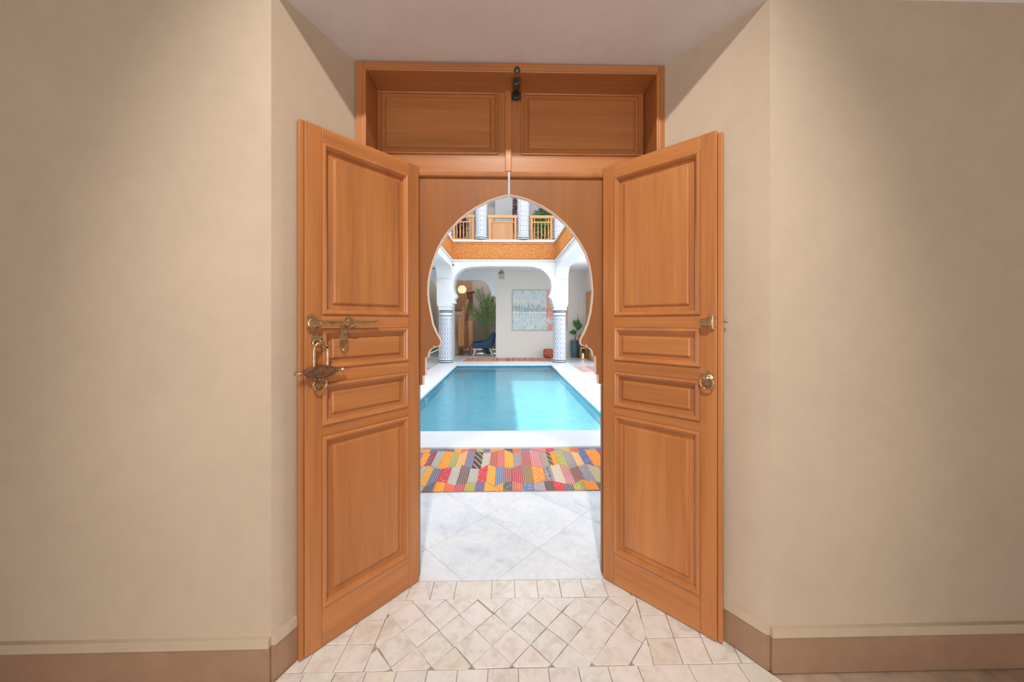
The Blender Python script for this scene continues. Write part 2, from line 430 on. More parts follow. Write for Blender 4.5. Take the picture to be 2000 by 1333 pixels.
# ------------------------------------------------------------------ the two tall leaves with the horseshoe cut-out
LP = [(995, 379.5), (975, 383.5), (955, 390), (928, 404), (911, 415.5), (895.6, 428), (874, 451), (863, 467), (853.8, 483.4), (844.3, 509), (838, 531), (834.9, 550), (834, 572.5), (835.4, 588),
      (838, 604), (844, 634), (851.5, 652), (859.5, 665.5), (860.2, 670.5), (857, 676.5), (852, 678), (849, 677), (846.5, 675), (846, 680), (841, 682), (837.5, 687), (835.5, 692), (835, 698.5),
      (830, 698.8), (830, 734), (825, 734.5), (825, 752.5), (817.8, 753)]
RP = [(995, 379.5), (1012, 382.5), (1029.7, 387.5), (1059.4, 401), (1081, 414.6), (1104, 434.8), (1118.8, 451), (1135, 474), (1145.8, 494), (1152.6, 514.5), (1157, 540), (1159.3, 569.5), (1158.5, 587.5),
      (1155.5, 610), (1149.5, 634), (1142, 652), (1135.3, 664), (1134.5, 670), (1137.5, 674.5), (1143.5, 676), (1147, 673), (1148, 679), (1153.5, 681), (1157.8, 686.5), (1159.3, 696), (1164.4, 696.5), (1164.8, 732),
      (1169.3, 732.5), (1169.8, 750.5), (1176.5, 751)]
zr0, zr1 = ZY(341, YB), ZY(303, YB)        # middle rail
zbt = ZY(349, YB)                          # top of the arch board
ztop = zi + 0.02
def big_leaf(name, side, label):
    L = side == 'left'; pts = LP if L else RP
    xs = XY(992.5, YB) if L else XY(996.0, YB)           # meeting edge
    xo = (xi0 + 0.003) if L else (xi1 - 0.003)
    root = empty(name, (xo, YB, 0)); struct(root, label, 'door')
    th = 0.045
    X = lambda v: v - xo
    def b(nm, x0, x1, z0, z1, y0=0.0, y1=th, mt='wood_v', bev=0.002):
        x0, x1 = min(x0, x1), max(x0, x1)
        return obj(nm, box(nb(), X(x0), X(x1), y0, y1, z0, z1, bev), M[mt], root)
    pin = XY(972 if L else 1018, YB); pout = XY(737 if L else 1255, YB)
    b('stile', xs, pin, zr1 + 0.0005, ztop); b('stile', pout, xo, 0.005, ztop)
    b('rail', xs, pout - (0.0005 if L else -0.0005) * -1, zr0 + 0.0002, zr1, mt='wood_h')
    x0, x1 = sorted((pin, pout)); pt = ZY(176, YB)
    b('rail', x0 + 0.0003, x1 - 0.0003, pt, ztop, mt='wood_h')
    pan = obj('panel', rectprof(nb(), X(x0), X(x1), zr1, pt, [(0.012, -0.03), (0.012, -0.016), (0.034, -0.016), (0.043, -0.006), (0.05, -0.005)], -1), M['wood_h'], root)
    box_b = nb(); box(box_b, X(x0) + 0.002, X(x1) - 0.002, 0.03, 0.04, zr1 + 0.002, pt - 0.002); obj('panel', box_b, M['wood_h'], root)
    obj('moulding', rectprof(nb(), X(x0), X(x1), zr1, pt, [(0.0, 0.0), (0.0, 0.004), (0.003, 0.007), (0.008, 0.006), (0.012, 0.0), (0.014, -0.003), (0.017, -0.004), (0.019, -0.016)], -1, cap=False), M['mold'], pan)
    # drip moulding under the rail
    bm = nb(); prof = [(0.0, zr0 + 0.012), (-0.012, zr0 + 0.01), (-0.016, zr0), (-0.01, zr0 - 0.012), (0.0, zr0 - 0.018)]
    obj('moulding', prism(bm, prof, X(min(xs, xo)), X(max(xs, xo)), 'x'), M['mold'], root)
    # arch board
    P = [PY(px, py, YB) for px, py in pts]
    po = [(X(p.x), p.z) for p in P]
    po[0] = (X(xs), po[0][1])
    edge = po[-1][0]
    po = po + [(edge, 0.005), (X(pout) , 0.005), (X(pout), zr0 - 0.0005), (X(xs), zr0 - 0.0005)]
    ab = obj('arch_board', prism(nb(), po, 0.006, 0.036, 'y'), M['board'], root)
    cxm = X(xs); czm = PY(995, 590, YB).z; bm = nb(); q = [(a, b) for a, b in po[:len(P)]]
    sg = 1 if L else -1
    A = [bm.verts.new((a, 0.0045, b)) for a, b in q]; B = [bm.verts.new((a, 0.0375, b)) for a, b in q]
    def inw(i):
        a, b = q[max(i - 1, 0)], q[min(i + 1, len(q) - 1)]; dx, dz = b[0] - a[0], b[1] - a[1]; ln = math.hypot(dx, dz) or 1
        return (q[i][0] - sg * dz / ln * 0.003, q[i][1] + sg * dx / ln * 0.003)
    I = [inw(i) for i in range(len(q))]
    A2_ = [bm.verts.new((a, 0.0045, b)) for a, b in I]; B2_ = [bm.verts.new((a, 0.0375, b)) for a, b in I]
    for i in range(len(q) - 1):
        for u_, v_ in ((A, B), (B, B2_), (B2_, A2_), (A2_, A)): bm.faces.new((u_[i], u_[i + 1], v_[i + 1], v_[i]))
    obj('edge_glare', bm, M['edge'], ab)  # strip coloured pale for the glare along the board's cut edge
    return root, xs
gl, xsl = big_leaf('door_1', 'left', 'tall fixed wooden leaf with left half of the horseshoe arch cut-out')
gr, xsr = big_leaf('door_2', 'right', 'tall fixed wooden leaf with right half of the horseshoe arch cut-out and top bolt')
# meeting astragal on the left leaf
ast = obj('astragal', box(nb(), xsl - gl.location.x - 0.016, xsl - gl.location.x + 0.018, -0.013, -0.0005, zr0 + 0.012, ztop, 0.004), M['mold'], gl)
# top bolt of the right leaf
def px_on(root, px, py, Y=YB, off=0.0):
    p = PY(px, py, Y); return Vector((p.x - root.location.x, Y - root.location.y + off, p.z))
tb = px_on(gr, 1009, 188)
bolt = obj('top_bolt', box(nb(), tb.x - 0.026, tb.x + 0.022, -0.006, 0.0, tb.z - 0.028, tb.z + 0.028, 0.002), M['steel'], gr)
bm = nb(); tube(bm, [(tb.x - 0.002, -0.014, tb.z - 0.03), (tb.x - 0.002, -0.014, ztop - 0.022)], 0.008, 10)
for dz in (-0.018, 0.018): box(bm, tb.x - 0.016, tb.x + 0.012, -0.024, -0.004, tb.z + dz - 0.006, tb.z + dz + 0.006, 0.002)
obj('bolt_rod', bm, M['steel'], bolt)
tk = px_on(root, 1009, 156, YC)
kp = PY(1009, 158, YC + 0.05)
bm = nb(); box(bm, kp.x - 0.018, kp.x + 0.018, 0.03, 0.085, zi - 0.028, zi - 0.0005, 0.003); box(bm, kp.x - 0.012, kp.x + 0.008, 0.02, 0.04, zi - 0.042, zi - 0.02, 0.004)
tr = bpy.data.objects['trim_1']
o = obj('bolt_keeper', bm, M['steel'], tr)
bm = nb(); lathe(bm, [(0.004, 0), (0.014, 0.004), (0.016, 0.01), (0.01, 0.018), (0.004, 0.02)], 14, (kp.x, -0.022, zi - 0.001 + 0.006), axis='y'); obj('bolt_knob', bm, M['steel'], tr)

# ------------------------------------------------------------------ the two open panelled leaves
ZP = [(0.166, 0.873), (0.916, 1.094), (1.150, 1.319), (1.376, 2.090)]
LTOP = 2.152
def open_leaf(name, hx, hy, fx, fy, s, label):
    a = math.atan2(fy - hy, fx - hx); W = math.hypot(fx - hx, fy - hy)
    root = empty(name, (hx, hy, 0), a); struct(root, label, 'door')
    th = 0.03; sx0 = W * 0.113; sx1 = W * 0.848; xe = W - 0.020
    def b(nm, x0, x1, z0, z1, mt, d0=0.0, d1=-th, bev=0.002):
        y0, y1 = sorted((s * d0, s * d1)); return obj(nm, box(nb(), x0, x1, y0, y1, z0, z1, bev), M[mt], root)
    b('stile', 0.0, sx0, 0.006, LTOP, 'wood_v'); b('stile', sx1, xe, 0.006, LTOP, 'wood_v')
    zs = [0.006] + [z for p in ZP for z in p] + [LTOP]
    for k in range(0, len(zs), 2): b('rail', sx0 + 0.0004, sx1 - 0.0004, zs[k], zs[k + 1], 'wood_h')
    b('edge_strip', xe + 0.001, W, 0.006, LTOP - (0 if s > 0 else 0.012), 'wood_v', d0=-0.004 if s < 0 else -0.002, d1=-th, bev=0.003)
    for k, (z0, z1) in enumerate(ZP):
        big = z1 - z0 > 0.3
        f = 0.046 if big else 0.040
        pan = obj('panel', rectprof(nb(), sx0, sx1, z0, z1, [(0.012, -0.019), (0.012, -0.015), (f, -0.015), (f + 0.004, -0.008), (f + 0.010, -0.005), (f + 0.014, -0.005)], s), M['wood_v' if big else 'wood_h'], root)
        obj('moulding', rectprof(nb(), sx0, sx1, z0, z1, [(0.0, -0.003), (0.001, 0.003), (0.005, 0.008), (0.011, 0.009), (0.016, 0.005), (0.019, -0.002), (0.022, -0.004), (0.024, -0.015)], s, cap=False), M['mold'], pan)
        y0, y1 = sorted((s * -0.020, s * -0.027)); bm = nb(); box(bm, sx0 + 0.001, sx1 - 0.001, y0, y1, z0 + 0.001, z1 - 0.001)
        obj('back_panel', bm, M['wood_v' if big else 'wood_h'], root)
        obj('moulding', rectprof(nb(), sx0, sx1, z0, z1, [(0.0, 0.003), (0.003, -0.006), (0.012, -0.008), (0.02, 0.0), (0.022, 0.008)], s, cap=False, y=-s * th), M['mold'], pan)
    return root, W, a
H1 = PZ(818.5, 1137); F1 = PZ(584, 1298); H2 = PZ(1177.5, 1131); F2 = PZ(1411, 1264)
dL, WL_, aL = open_leaf('door_3', H1.x, H1.y, F1.x, F1.y, 1, 'left panelled wooden door leaf standing open, with brass slide bolt')
dR, WR_, aR = open_leaf('door_4', H2.x, H2.y, F2.x, F2.y, -1, 'right panelled wooden door leaf standing open, with ring pull near its free edge')
def on_leaf(root, a, px, py, s):
    """pixel -> leaf coords (u along the leaf, z)"""
    h = root.location; n = Vector((-math.sin(a), math.cos(a), 0)); d = ray(px, py); o_ = Vector((0, 0, EYE))
    t = (h - o_).dot(n) / d.dot(n); p = o_ + d * t
    return (p - h).dot(Vector((math.cos(a), math.sin(a), 0))), p.z
def rosette(bm, u, z, r, s, n=6, h=0.006):
    # lobed cut plate
    seg = n * 8; A = []; 
    pts = [(u + r * (0.78 + 0.22 * math.cos(n * t)) * math.cos(t + PI / 2), z + r * (0.78 + 0.22 * math.cos(n * t)) * math.sin(t + PI / 2)) for t in [2 * PI * k / seg for k in range(seg)]]
    y0, y1 = sorted((0.0, s * h)); prism(bm, pts, y0, y1, 'y')
# slide bolt on the left leaf
s = 1
u0, zb = on_leaf(dL, aL, 601, 632, 1); u1, _ = on_leaf(dL, aL, 732, 631, 1); um, _ = on_leaf(dL, aL, 680, 631, 1)
bm = nb(); yb = 0.026
n = 40; path = []; rad = []
L = u0 - u1
prof = [(0.0, 0.004), (0.004, 0.0105), (0.012, 0.011), (0.014, 0.0085), (0.07, 0.0085), (0.071, 0.006), (0.074, 0.006), (0.075, 0.0088), (0.15, 0.0088), (0.151, 0.006), (0.155, 0.006), (0.156, 0.009), (0.205, 0.0092), (0.206, 0.0065), (0.211, 0.0065), (0.212, 0.0095), (L - 0.035, 0.0098), (L - 0.03, 0.014), (L - 0.008, 0.0145), (L, 0.006)]
lathe(bm, [(r, -(h)) for h, r in prof], 16, (0, 0, 0), axis='x')
slide = obj('slide_bolt', bm, M['brass'], dL, smooth=True, loc=(u1, yb, zb)); slide.scale.x = -1
for nm, uu, rr in (('staple', u0 - 0.012, 0.03), ('staple', um, 0.024)):
    bm = nb(); 
    for dz in (-1, 1): rosette(bm, uu, zb + dz * rr * 0.75, rr * 0.62, 1, 5)
    torus(bm, (uu, 0.02, zb), 0.016, 0.005, 'y', 20, 8)
    lathe(bm, [(0.013, -0.011), (0.0165, -0.009), (0.0165, 0.009), (0.013, 0.011)], 16, (uu, yb, zb), axis='x')
    obj(nm, bm, M['brass'], dL, smooth=True)
# pierced hasp hanging from the bolt
uh, zh0 = on_leaf(dL, aL, 668, 642, 1); uh2, zh1 = on_leaf(dL, aL, 664, 686, 1)
bm = nb(); hz = zh0 - zh1
outl = [(0.012, 0), (0.014, -0.012), (0.010, -0.022), (0.015, -0.030), (0.019, -0.043), (0.010, -0.052), (0.019, -0.066), (0.010, -0.082), (0.004, -0.088), (0.005, -0.096), (0.0, -0.10)]
k = hz / 0.10
ring = [(uh + x * 1.1, zh0 + z * k) for x, z in outl] + [(uh - x * 1.1, zh0 + z * k) for x, z in outl[-2::-1]]
# pierce: outer plate as two halves around a lozenge hole
hc = zh0 - 0.066 * k; hw, hh = 0.009, 0.015
upper = [p for p in ring if p[1] >= zh0 - 0.050 * k * 1.05]
obj('hasp', prism(nb(), [(uh - 0.013, zh0), (uh + 0.013, zh0), (uh + 0.015, zh0 - 0.012 * k), (uh + 0.011, zh0 - 0.022 * k), (uh + 0.019, zh0 - 0.040 * k), (uh + 0.010, zh0 - 0.050 * k), (uh - 0.010, zh0 - 0.050 * k), (uh - 0.019, zh0 - 0.040 * k), (uh - 0.011, zh0 - 0.022 * k), (uh - 0.015, zh0 - 0.012 * k)], 0.010, 0.015, 'y'), M['brass'], dL)
bm = nb()
torus(bm, (uh, 0.0125, hc), 0.014, 0.0035, 'y', 20, 6, squash=1.35); lathe(bm, [(0.001, -0.013), (0.0045, -0.009), (0.002, -0.004), (0.004, 0.0)], 10, (uh, 0.0125, hc - 0.019))
torus(bm, (uh + 0.004, 0.018, zh0 + 0.002), 0.010, 0.003, 'y', 16, 6)
obj('hasp_ring', bm, M['brass'], dL, smooth=True)
# upper staple carrying the padlock
us, zs_ = on_leaf(dL, aL, 618, 664, 1)
bm = nb(); rosette(bm, us, zs_ + 0.002, 0.026, 1, 6); torus(bm, (us + 0.006, 0.02, zs_ - 0.012), 0.014, 0.0042, 'y', 20, 8); obj('lock_staple', bm, M['brass'], dL, smooth=True)
# ring knocker under the padlock (left) and the one on the right leaf
def knocker(root, a, px, py, s, plate):
    u, z = on_leaf(root, a, px, py, s)
    bm = nb(); 
    if plate:
        rosette(bm, u, z + 0.030, 0.024, s, 5); rosette(bm, u, z + 0.014, 0.014, s, 3)
    lathe(bm, [(0.019, 0.0), (0.019, 0.004), (0.011, 0.008), (0.0075, 0.020), (0.012, 0.026), (0.010, 0.032), (0.001, 0.036)], 18, (u, 0, z + 0.026)) if False else None
    pr = [(0.021, 0.0), (0.020, 0.005), (0.012, 0.008), (0.0075, 0.020), (0.012, 0.026), (0.010, 0.032), (0.001, 0.036)]
    lathe(bm, [(r, s * h) for r, h in pr], 18, (u, 0, z + 0.024), axis='y')
    rp = obj('ring_mount', bm, M['iron' if not plate else 'brass'], root, smooth=True)
    bm = nb(); torus(bm, (u, s * 0.02, z), 0.025, 0.0042, 'y', 32, 10)
    for k in range(8):
        t = 2 * PI * k / 8; lathe(bm, [(0.001, -0.004), (0.006, 0), (0.001, 0.004)], 8, (u + 0.025 * math.cos(t), s * 0.02, z + 0.025 * math.sin(t)))
    obj('ring_pull', bm, M['brass'], rp, smooth=True)
    bm = nb(); rosette(bm, u, z, 0.019, s, 6, 0.005); obj('backplate', bm, M['brass'], rp)
knocker(dL, aL, 621, 751, 1, False); knocker(dR, aR, 1383, 748, -1, True)
# keeper of the slide bolt on the right leaf
uk, zk = on_leaf(dR, aR, 1388, 630, -1)
bm = nb(); rosette(bm, uk + 0.004, zk + 0.018, 0.018, -1, 5); rosette(bm, uk + 0.004, zk - 0.018, 0.018, -1, 5); box(bm, uk - 0.004, uk + 0.012, -0.012, 0, zk - 0.03, zk + 0.03, 0.003)
lathe(bm, [(0.0115, -0.030), (0.015, -0.028), (0.015, 0.006), (0.0115, 0.008)], 18, (uk, -0.026, zk), axis='x')
obj('bolt_keeper', bm, M['brass'], dR, smooth=True)
ue, ze = WR_ - 0.004, zk + 0.004
bm = nb(); pr = [(0.003, -0.002), (0.005, 0.003), (0.003, 0.006), (0.007, 0.010), (0.007, 0.013), (0.004, 0.017), (0.001, 0.018)]
lathe(bm, pr, 14, (WR_ - 0.001, 0.02, ze), axis='x'); obj('edge_knob', bm, M['brass'], dR, smooth=True)

# padlock, hanging from its staple on the left leaf
uc, zc = on_leaf(dL, aL, 621, 725, 1)
zsh = on_leaf(dL, aL, 621, 668, 1)[1]
pos = dL.location + Vector((math.cos(aL) * uc, math.sin(aL) * uc, 0)) + Vector((-math.sin(aL), math.cos(aL), 0)) * 0.028
pl = empty('padlock', (pos.x, pos.y, zc), aL)
tag(pl, 'old oval metal padlock with long shackle and finials hanging on the left door', 'padlock')
def oval(hw, hh, n=28, pw=1.5):
    r = []
    for k in range(n):
        t = 2 * PI * k / n; c, s_ = math.cos(t), math.sin(t)
        r.append((hw * math.copysign(abs(c) ** pw, c), hh * math.copysign(abs(s_) ** 0.85, s_)))
    return r
bm = nb(); P0 = oval(0.062, 0.027); P1 = oval(0.055, 0.021)
A = [[bm.verts.new((x, y, z)) for x, z in P] for P, y in ((P1, -0.014), (P0, -0.006), (P0, 0.006), (P1, 0.014))]
for a_, b_ in zip(A, A[1:]):
    for k in range(28): bm.faces.new((a_[k], a_[(k + 1) % 28], b_[(k + 1) % 28], b_[k]))
bm.faces.new(A[0][::-1]); bm.faces.new(A[-1])
obj('lock_body', bm, M['iron'], pl, smooth=True)
hs_ = zsh - zc
bm = nb(); path = [(-0.025, 0, 0.014), (-0.026, 0, hs_ * 0.6)] + [(-0.026 * math.cos(t), 0, hs_ * 0.68 + 0.026 * 1.35 * math.sin(t)) for t in [PI * k / 10 for k in range(0, 11)]] + [(0.026, 0, hs_ * 0.6), (0.025, 0, 0.014)]
tube(bm, path, 0.0055, 10)
obj('shackle', bm, M['brass'], pl, smooth=True)
for sg in (-1, 1):
    bm = nb(); pr = [(0.008, 0.050), (0.011, 0.054), (0.005, 0.060), (0.005, 0.064), (0.010, 0.068), (0.010, 0.071), (0.005, 0.075), (0.004, 0.079), (0.0085, 0.084), (0.009, 0.089), (0.004, 0.095), (0.001, 0.097)]
    lathe(bm, [(r, sg * h) for r, h in pr], 14, axis='x'); obj('finial', bm, M['brass'], pl, smooth=True)

exec_court = True
# ================================================================== THE COURTYARD
def pool_tile():
    m = MT('blue_pool_tile'); co = m.obj_co((1, 1, 1))
    br = m.n('ShaderNodeTexBrick'); br.offset = 0.0; br.inputs['Scale'].default_value = 1.0
    for k_, v_ in (('Brick Width', 0.3), ('Row Height', 0.3), ('Mortar Size', 0.006)): br.inputs[k_].default_value = v_
    br.inputs['Color1'].default_value = (0.008, 0.36, 0.55, 1); br.inputs['Color2'].default_value = (0.015, 0.42, 0.60, 1); br.inputs['Mortar'].default_value = (0.28, 0.62, 0.74, 1)
    m.l(co, br.inputs['Vector']); m.col(m.mix(0.25, br.outputs[0], m.ramp(m.noise(co, 4), [(0.3, (0.02, 0.28, 0.45)), (0.7, (0.05, 0.46, 0.62))])))
    m.set(Roughness=0.4); return m.m
M['ptile'] = pool_tile()
def water():
    m = MT('pool_water'); N = m.N; out = [x for x in N if x.type == 'OUTPUT_MATERIAL'][0]; N.remove(m.b)
    co = m.obj_co((1.0, 2.6, 1)); f = m.noise(co, 3.6, 4, 0.6, 0.5)
    bp = m.n('ShaderNodeBump'); bp.inputs['Strength'].default_value = 0.32; bp.inputs['Distance'].default_value = 0.025; m.l(f, bp.inputs['Height'])
    gl_ = m.n('ShaderNodeBsdfGlossy'); gl_.inputs['Roughness'].default_value = 0.03; m.l(bp.outputs[0], gl_.inputs['Normal'])
    tr_ = m.n('ShaderNodeBsdfTransparent'); tr_.inputs[0].default_value = (0.55, 0.92, 1.0, 1)
    fr = m.n('ShaderNodeFresnel'); fr.inputs['IOR'].default_value = 1.33; m.l(bp.outputs[0], fr.inputs['Normal'])
    mx = m.n('ShaderNodeMixShader'); m.l(fr.outputs[0], mx.inputs[0]); m.l(tr_.outputs[0], mx.inputs[1]); m.l(gl_.outputs[0], mx.inputs[2])
    df = m.n('ShaderNodeBsdfDiffuse'); df.inputs[0].default_value = (0.17, 0.58, 0.72, 1); m2 = m.n('ShaderNodeMixShader'); m2.inputs[0].default_value = 0.2; m.l(tr_.outputs[0], m2.inputs[1]); m.l(df.outputs[0], m2.inputs[2]); m.l(m2.outputs[0], mx.inputs[1])
    m.l(mx.outputs[0], out.inputs['Surface']); return m.m
M['water'] = water()
def zellige():
    m = MT('blue_white_zellige'); uv = m.n('ShaderNodeUVMap'); uv.uv_map = 'uv'; sp = m.n('ShaderNodeSeparateXYZ'); m.l(uv.outputs[0], sp.inputs[0])
    U = m.math('MULTIPLY', sp.outputs[0], 14.0); V = m.math('MULTIPLY', sp.outputs[1], 6.5)
    def line(e, wd):
        f = m.math('ABSOLUTE', m.math('SUBTRACT', m.math('FRACT', e), 0.5)); return m.math('GREATER_THAN', f, 0.5 - wd)
    d1 = m.math('ADD', U, V); d2 = m.math('SUBTRACT', U, V)
    L1 = m.math('MAXIMUM', line(d1, 0.13), line(d2, 0.13))
    L2 = m.math('MAXIMUM', line(m.math('MULTIPLY', d1, 3.0), 0.2), line(m.math('MULTIPLY', d2, 3.0), 0.2))
    V4 = line(m.math('MULTIPLY', U, 1.0), 0.05)
    base = m.mix(L2, (0.13, 0.16, 0.24), (0.44, 0.49, 0.60))
    m.col(m.mix(m.math('MAXIMUM', L1, V4), base, (0.74, 0.76, 0.81))); m.set(Roughness=0.22); return m.m
M['ceil'] = plaster('bright_white_ceiling', (0.88, 0.885, 0.89), 0.02, 1.0, 0.03)
M['zel'] = zellige(); M['zdark'] = plain('dark_glazed_band', (0.07, 0.09, 0.13), 0.25); M['zwhite'] = plain('white_glazed_band', (0.74, 0.78, 0.84), 0.25, 0, 0.04)
OW = (0.75, 0.36, 0.13)
M['owood'] = wood('orange_railing_wood', (0.64, 0.30, 0.10), 'z', 0.5, 0.12, 0.1); M['owood_h'] = wood('orange_railing_wood_across', (0.64, 0.30, 0.10), 'x', 0.5, 0.12, 0.1)
def carved():
    m = MT('carved_orange_cedar'); co = m.obj_co((1, 1, 1))
    v = m.n('ShaderNodeTexVoronoi', feature='F1'); v.inputs['Scale'].default_value = 24.0; m.l(co, v.inputs['Vector'])
    f = m.noise(co, 22, 4, 0.6)
    m.col(m.ramp(m.math('ADD', m.math('MULTIPLY', v.outputs['Distance'], 1.1), m.math('MULTIPLY', f, 0.4)), [(0.2, (0.38, 0.10, 0.012)), (0.55, (0.52, 0.165, 0.024)), (0.85, (0.62, 0.24, 0.05))]))
    m.set(Roughness=0.5); m.bump(v.outputs['Distance'], 0.7, 0.015); return m.m
M['carved'] = carved()

# floor of marble slabs
XL, XR, YFAR = -3.15, XY(1140, 13.0), 13.0
PL, PR_, PN, PF = -1.45, 1.43, PZ(1000, 845).y, PZ(1000, 714).y        # water edges
CLX, CRX, CN, CF = -2.08, 2.05, PZ(1000, 877).y, PZ(1000, 707.5).y     # coping outer edges
bm = nb()
for x0, x1, y0, y1 in ((XL, XR, YT, CN), (XL, CLX, CN, CF), (CRX, XR, CN, CF), (XL, XR, CF, 16.5)): box(bm, x0, x1, y0, y1, -0.06, -0.008)
fc = obj('floor_courtyard', bm, M['mgrout']); struct(fc, 'white marble slab floor of the courtyard laid diagonally', 'floor')
T0 = PZ(948.7, 1010); T1 = PZ(1057.5, 1073.6)
ms = 0.335 * EYE + 0.02; ms = 0.47; mh = ms / math.sqrt(2)
rects = [(XL, XR, YT, CN), (XL, CLX, CN, CF), (CRX, XR, CN, CF), (XL, XR, CF, YFAR)]
cnt = 0
for i in range(-30, 31):
    for j in range(-30, 31):
        cx = T0.x + (i - j) * mh; cy = T0.y - mh + (i + j) * mh
        if not (XL - 1 < cx < XR + 1 and YT - 1 < cy < YFAR + 1): continue
        q = [(cx, cy - mh), (cx + mh, cy), (cx, cy + mh), (cx - mh, cy)]
        for x0, x1, y0, y1 in rects:
            p = clip_poly(q, [(x0, y0), (x1, y0), (x1, y1), (x0, y1)])
            if len(p) >= 3 and area(p) > 6e-3: tile_obj(p, 0, 0.008, M['marble'], fc, 0.0008, 0.0006); cnt += 1
print('marble tiles', cnt)

# pool
pool = empty('pool', (0, (PN + PF) / 2, 0)); struct(pool, 'long blue tiled swimming pool with white coping in the courtyard', 'pool')
py0 = pool.location.y
def pp(nm, x0, x1, y0, y1, z0, z1, mt, bev=0): return obj(nm, box(nb(), x0, x1, y0 - py0, y1 - py0, z0, z1, bev), M[mt], pool)
pp('coping', CLX, PL, CN, CF, -0.2, 0.022, 'coping', 0.006); pp('coping', PR_, CRX, CN, CF, -0.2, 0.022, 'coping', 0.006)
pp('coping', PL + 0.0005, PR_ - 0.0005, CN, PN, -0.2, 0.022, 'coping', 0.006); pp('coping', PL + 0.0005, PR_ - 0.0005, PF, CF, -0.2, 0.022, 'coping', 0.006)
D = -0.55
bm = nb()
box(bm, PL - 0.1, PL, PN - py0, PF - py0, D, -0.201); box(bm, PR_, PR_ + 0.1, PN - py0, PF - py0, D, -0.201)
box(bm, PL - 0.1, PR_ + 0.1, PN - 0.1 - py0, PN - py0, D, -0.201); box(bm, PL - 0.1, PR_ + 0.1, PF - py0, PF + 0.1 - py0, D, -0.201)
box(bm, PL - 0.1, PR_ + 0.1, PN - 0.1 - py0, PF + 0.1 - py0, D - 0.1, D)
obj('basin', bm, M['ptile'], pool)
bm = nb(); t_ = 0.012
box(bm, PL, PL + t_, PN - py0, PF - py0, -0.22, -0.012); box(bm, PR_ - t_, PR_, PN - py0, PF - py0, -0.22, -0.012)
box(bm, PL + t_, PR_ - t_, PN - py0, PN + t_ - py0, -0.22, -0.012); box(bm, PL + t_, PR_ - t_, PF - t_ - py0, PF - py0, -0.22, -0.012)
obj('waterline_tiles', bm, plain('waterline_dark_blue_tile', (0.03, 0.22, 0.34), 0.3), pool)
bm = nb(); vs = [bm.verts.new(p) for p in ((PL + t_, PN + t_ - py0, -0.045), (PR_ - t_, PN + t_ - py0, -0.045), (PR_ - t_, PF - t_ - py0, -0.045), (PL + t_, PF - t_ - py0, -0.045))]; bm.faces.new(vs)
obj('water', bm, M['water'], pool)
M['lampglass'] = plain('pool_lamp_glass', (0.85, 0.9, 0.92), 0.2, 0, 0.03)
for yy in (6.3, 8.3):
    bm = nb(); lathe(bm, [(0.085, 0.0), (0.085, 0.012), (0.07, 0.022), (0.0, 0.028)], 24, (PL + 0.012, yy - py0, -0.135), axis='x'); obj('pool_lamp', bm, M['lampglass'], pool, smooth=True)
bm = nb(); lathe(bm, [(0.11, 0), (0.11, 0.01), (0.0, 0.02)], 24, (0.03, 6.46 - py0, D)); obj('drain_cover', bm, M['lampglass'], pool)

# walls of the ground floor gallery
ZG = 3.25; ZB0 = ZY(510, 10.9); ZB1 = ZY(472, 10.9); ZF1 = ZB1 + 0.05; ZR = 7.1
OX0, OX1, OYN, OYF = XY(883, 10.9), XY(1085, 10.9), 5.0, 10.9
dox0, dox1 = xo0 - 0.004, xo1 + 0.004
bm = nb(); prism(bm, [(XL, 0), (dox0, 0), (dox0, ZS), (dox1, ZS), (dox1, 0), (XR, 0), (XR, 5.2), (XL, 5.2)], YC + 0.16 if False else 1.86, 2.02, 'y')
struct(obj('wall_entrance', bm, M['white']), 'white courtyard wall holding the wooden doorway, seen edge on', 'wall')
bm = nb(); box(bm, -HALL, xo0 - 0.004, YC + 0.05, 1.86, 0, 5.2); box(bm, xo1 + 0.004, HALL, YC + 0.05, 1.86, 0, 5.2); box(bm, xo0 - 0.004, xo1 + 0.004, YC + 0.201, 1.86, ZS, 5.2); 
struct(obj('wall_doorway', bm, M['plaster']), 'thick masonry around the wooden door casing', 'wall')
def side_wall(nm, x0, x1, yend, label):
    bm = nb(); P_ = ((3.0, 4.8), (5.6, 7.9), (8.6, 11.0)) if x0 > 0 else ((3.0, 4.8), (5.6, 7.6)); y = 1.86  # bays out of view, added to let sky light into the gallery
    for a, b in P_:
        box(bm, x0, x1, y, a, 0, 3.1); y = b
    box(bm, x0, x1, y, yend, 0, 3.1); box(bm, x0, x1, 1.86, yend, 3.1002, ZR)
    for a, b in P_: box(bm, x0, x1, a, b, 0, 0.3)
    return struct(obj(nm, bm, M['cream']), label, 'wall')
struct(obj('floor_outside', bx(-9, 9, 1.86, 20, -0.3, -0.2), M['marble']), 'pale stone ground added outside the unseen side bays', 'ground')  # unseen ground added outside the gallery bays
side_wall('wall_court_left', XL - 0.15, XL, 16.6, 'cream wall with unseen bays added for light at the left of the courtyard gallery')
dY0 = 3.05 * F / (1160 - 985); dY1 = 3.05 * F / (1149.5 - 985)
side_wall('wall_court_right', XR, XR + 0.15, 13.2, 'cream wall with unseen bays added for light at the right of the courtyard gallery')

def arc_side(cx, cz, rx, rz, a0, a1, n=8):
    return [(cx + rx * math.cos(math.radians(a0 + (a1 - a0) * k / n)), cz + rz * math.sin(math.radians(a0 + (a1 - a0) * k / n))) for k in range(n + 1)]
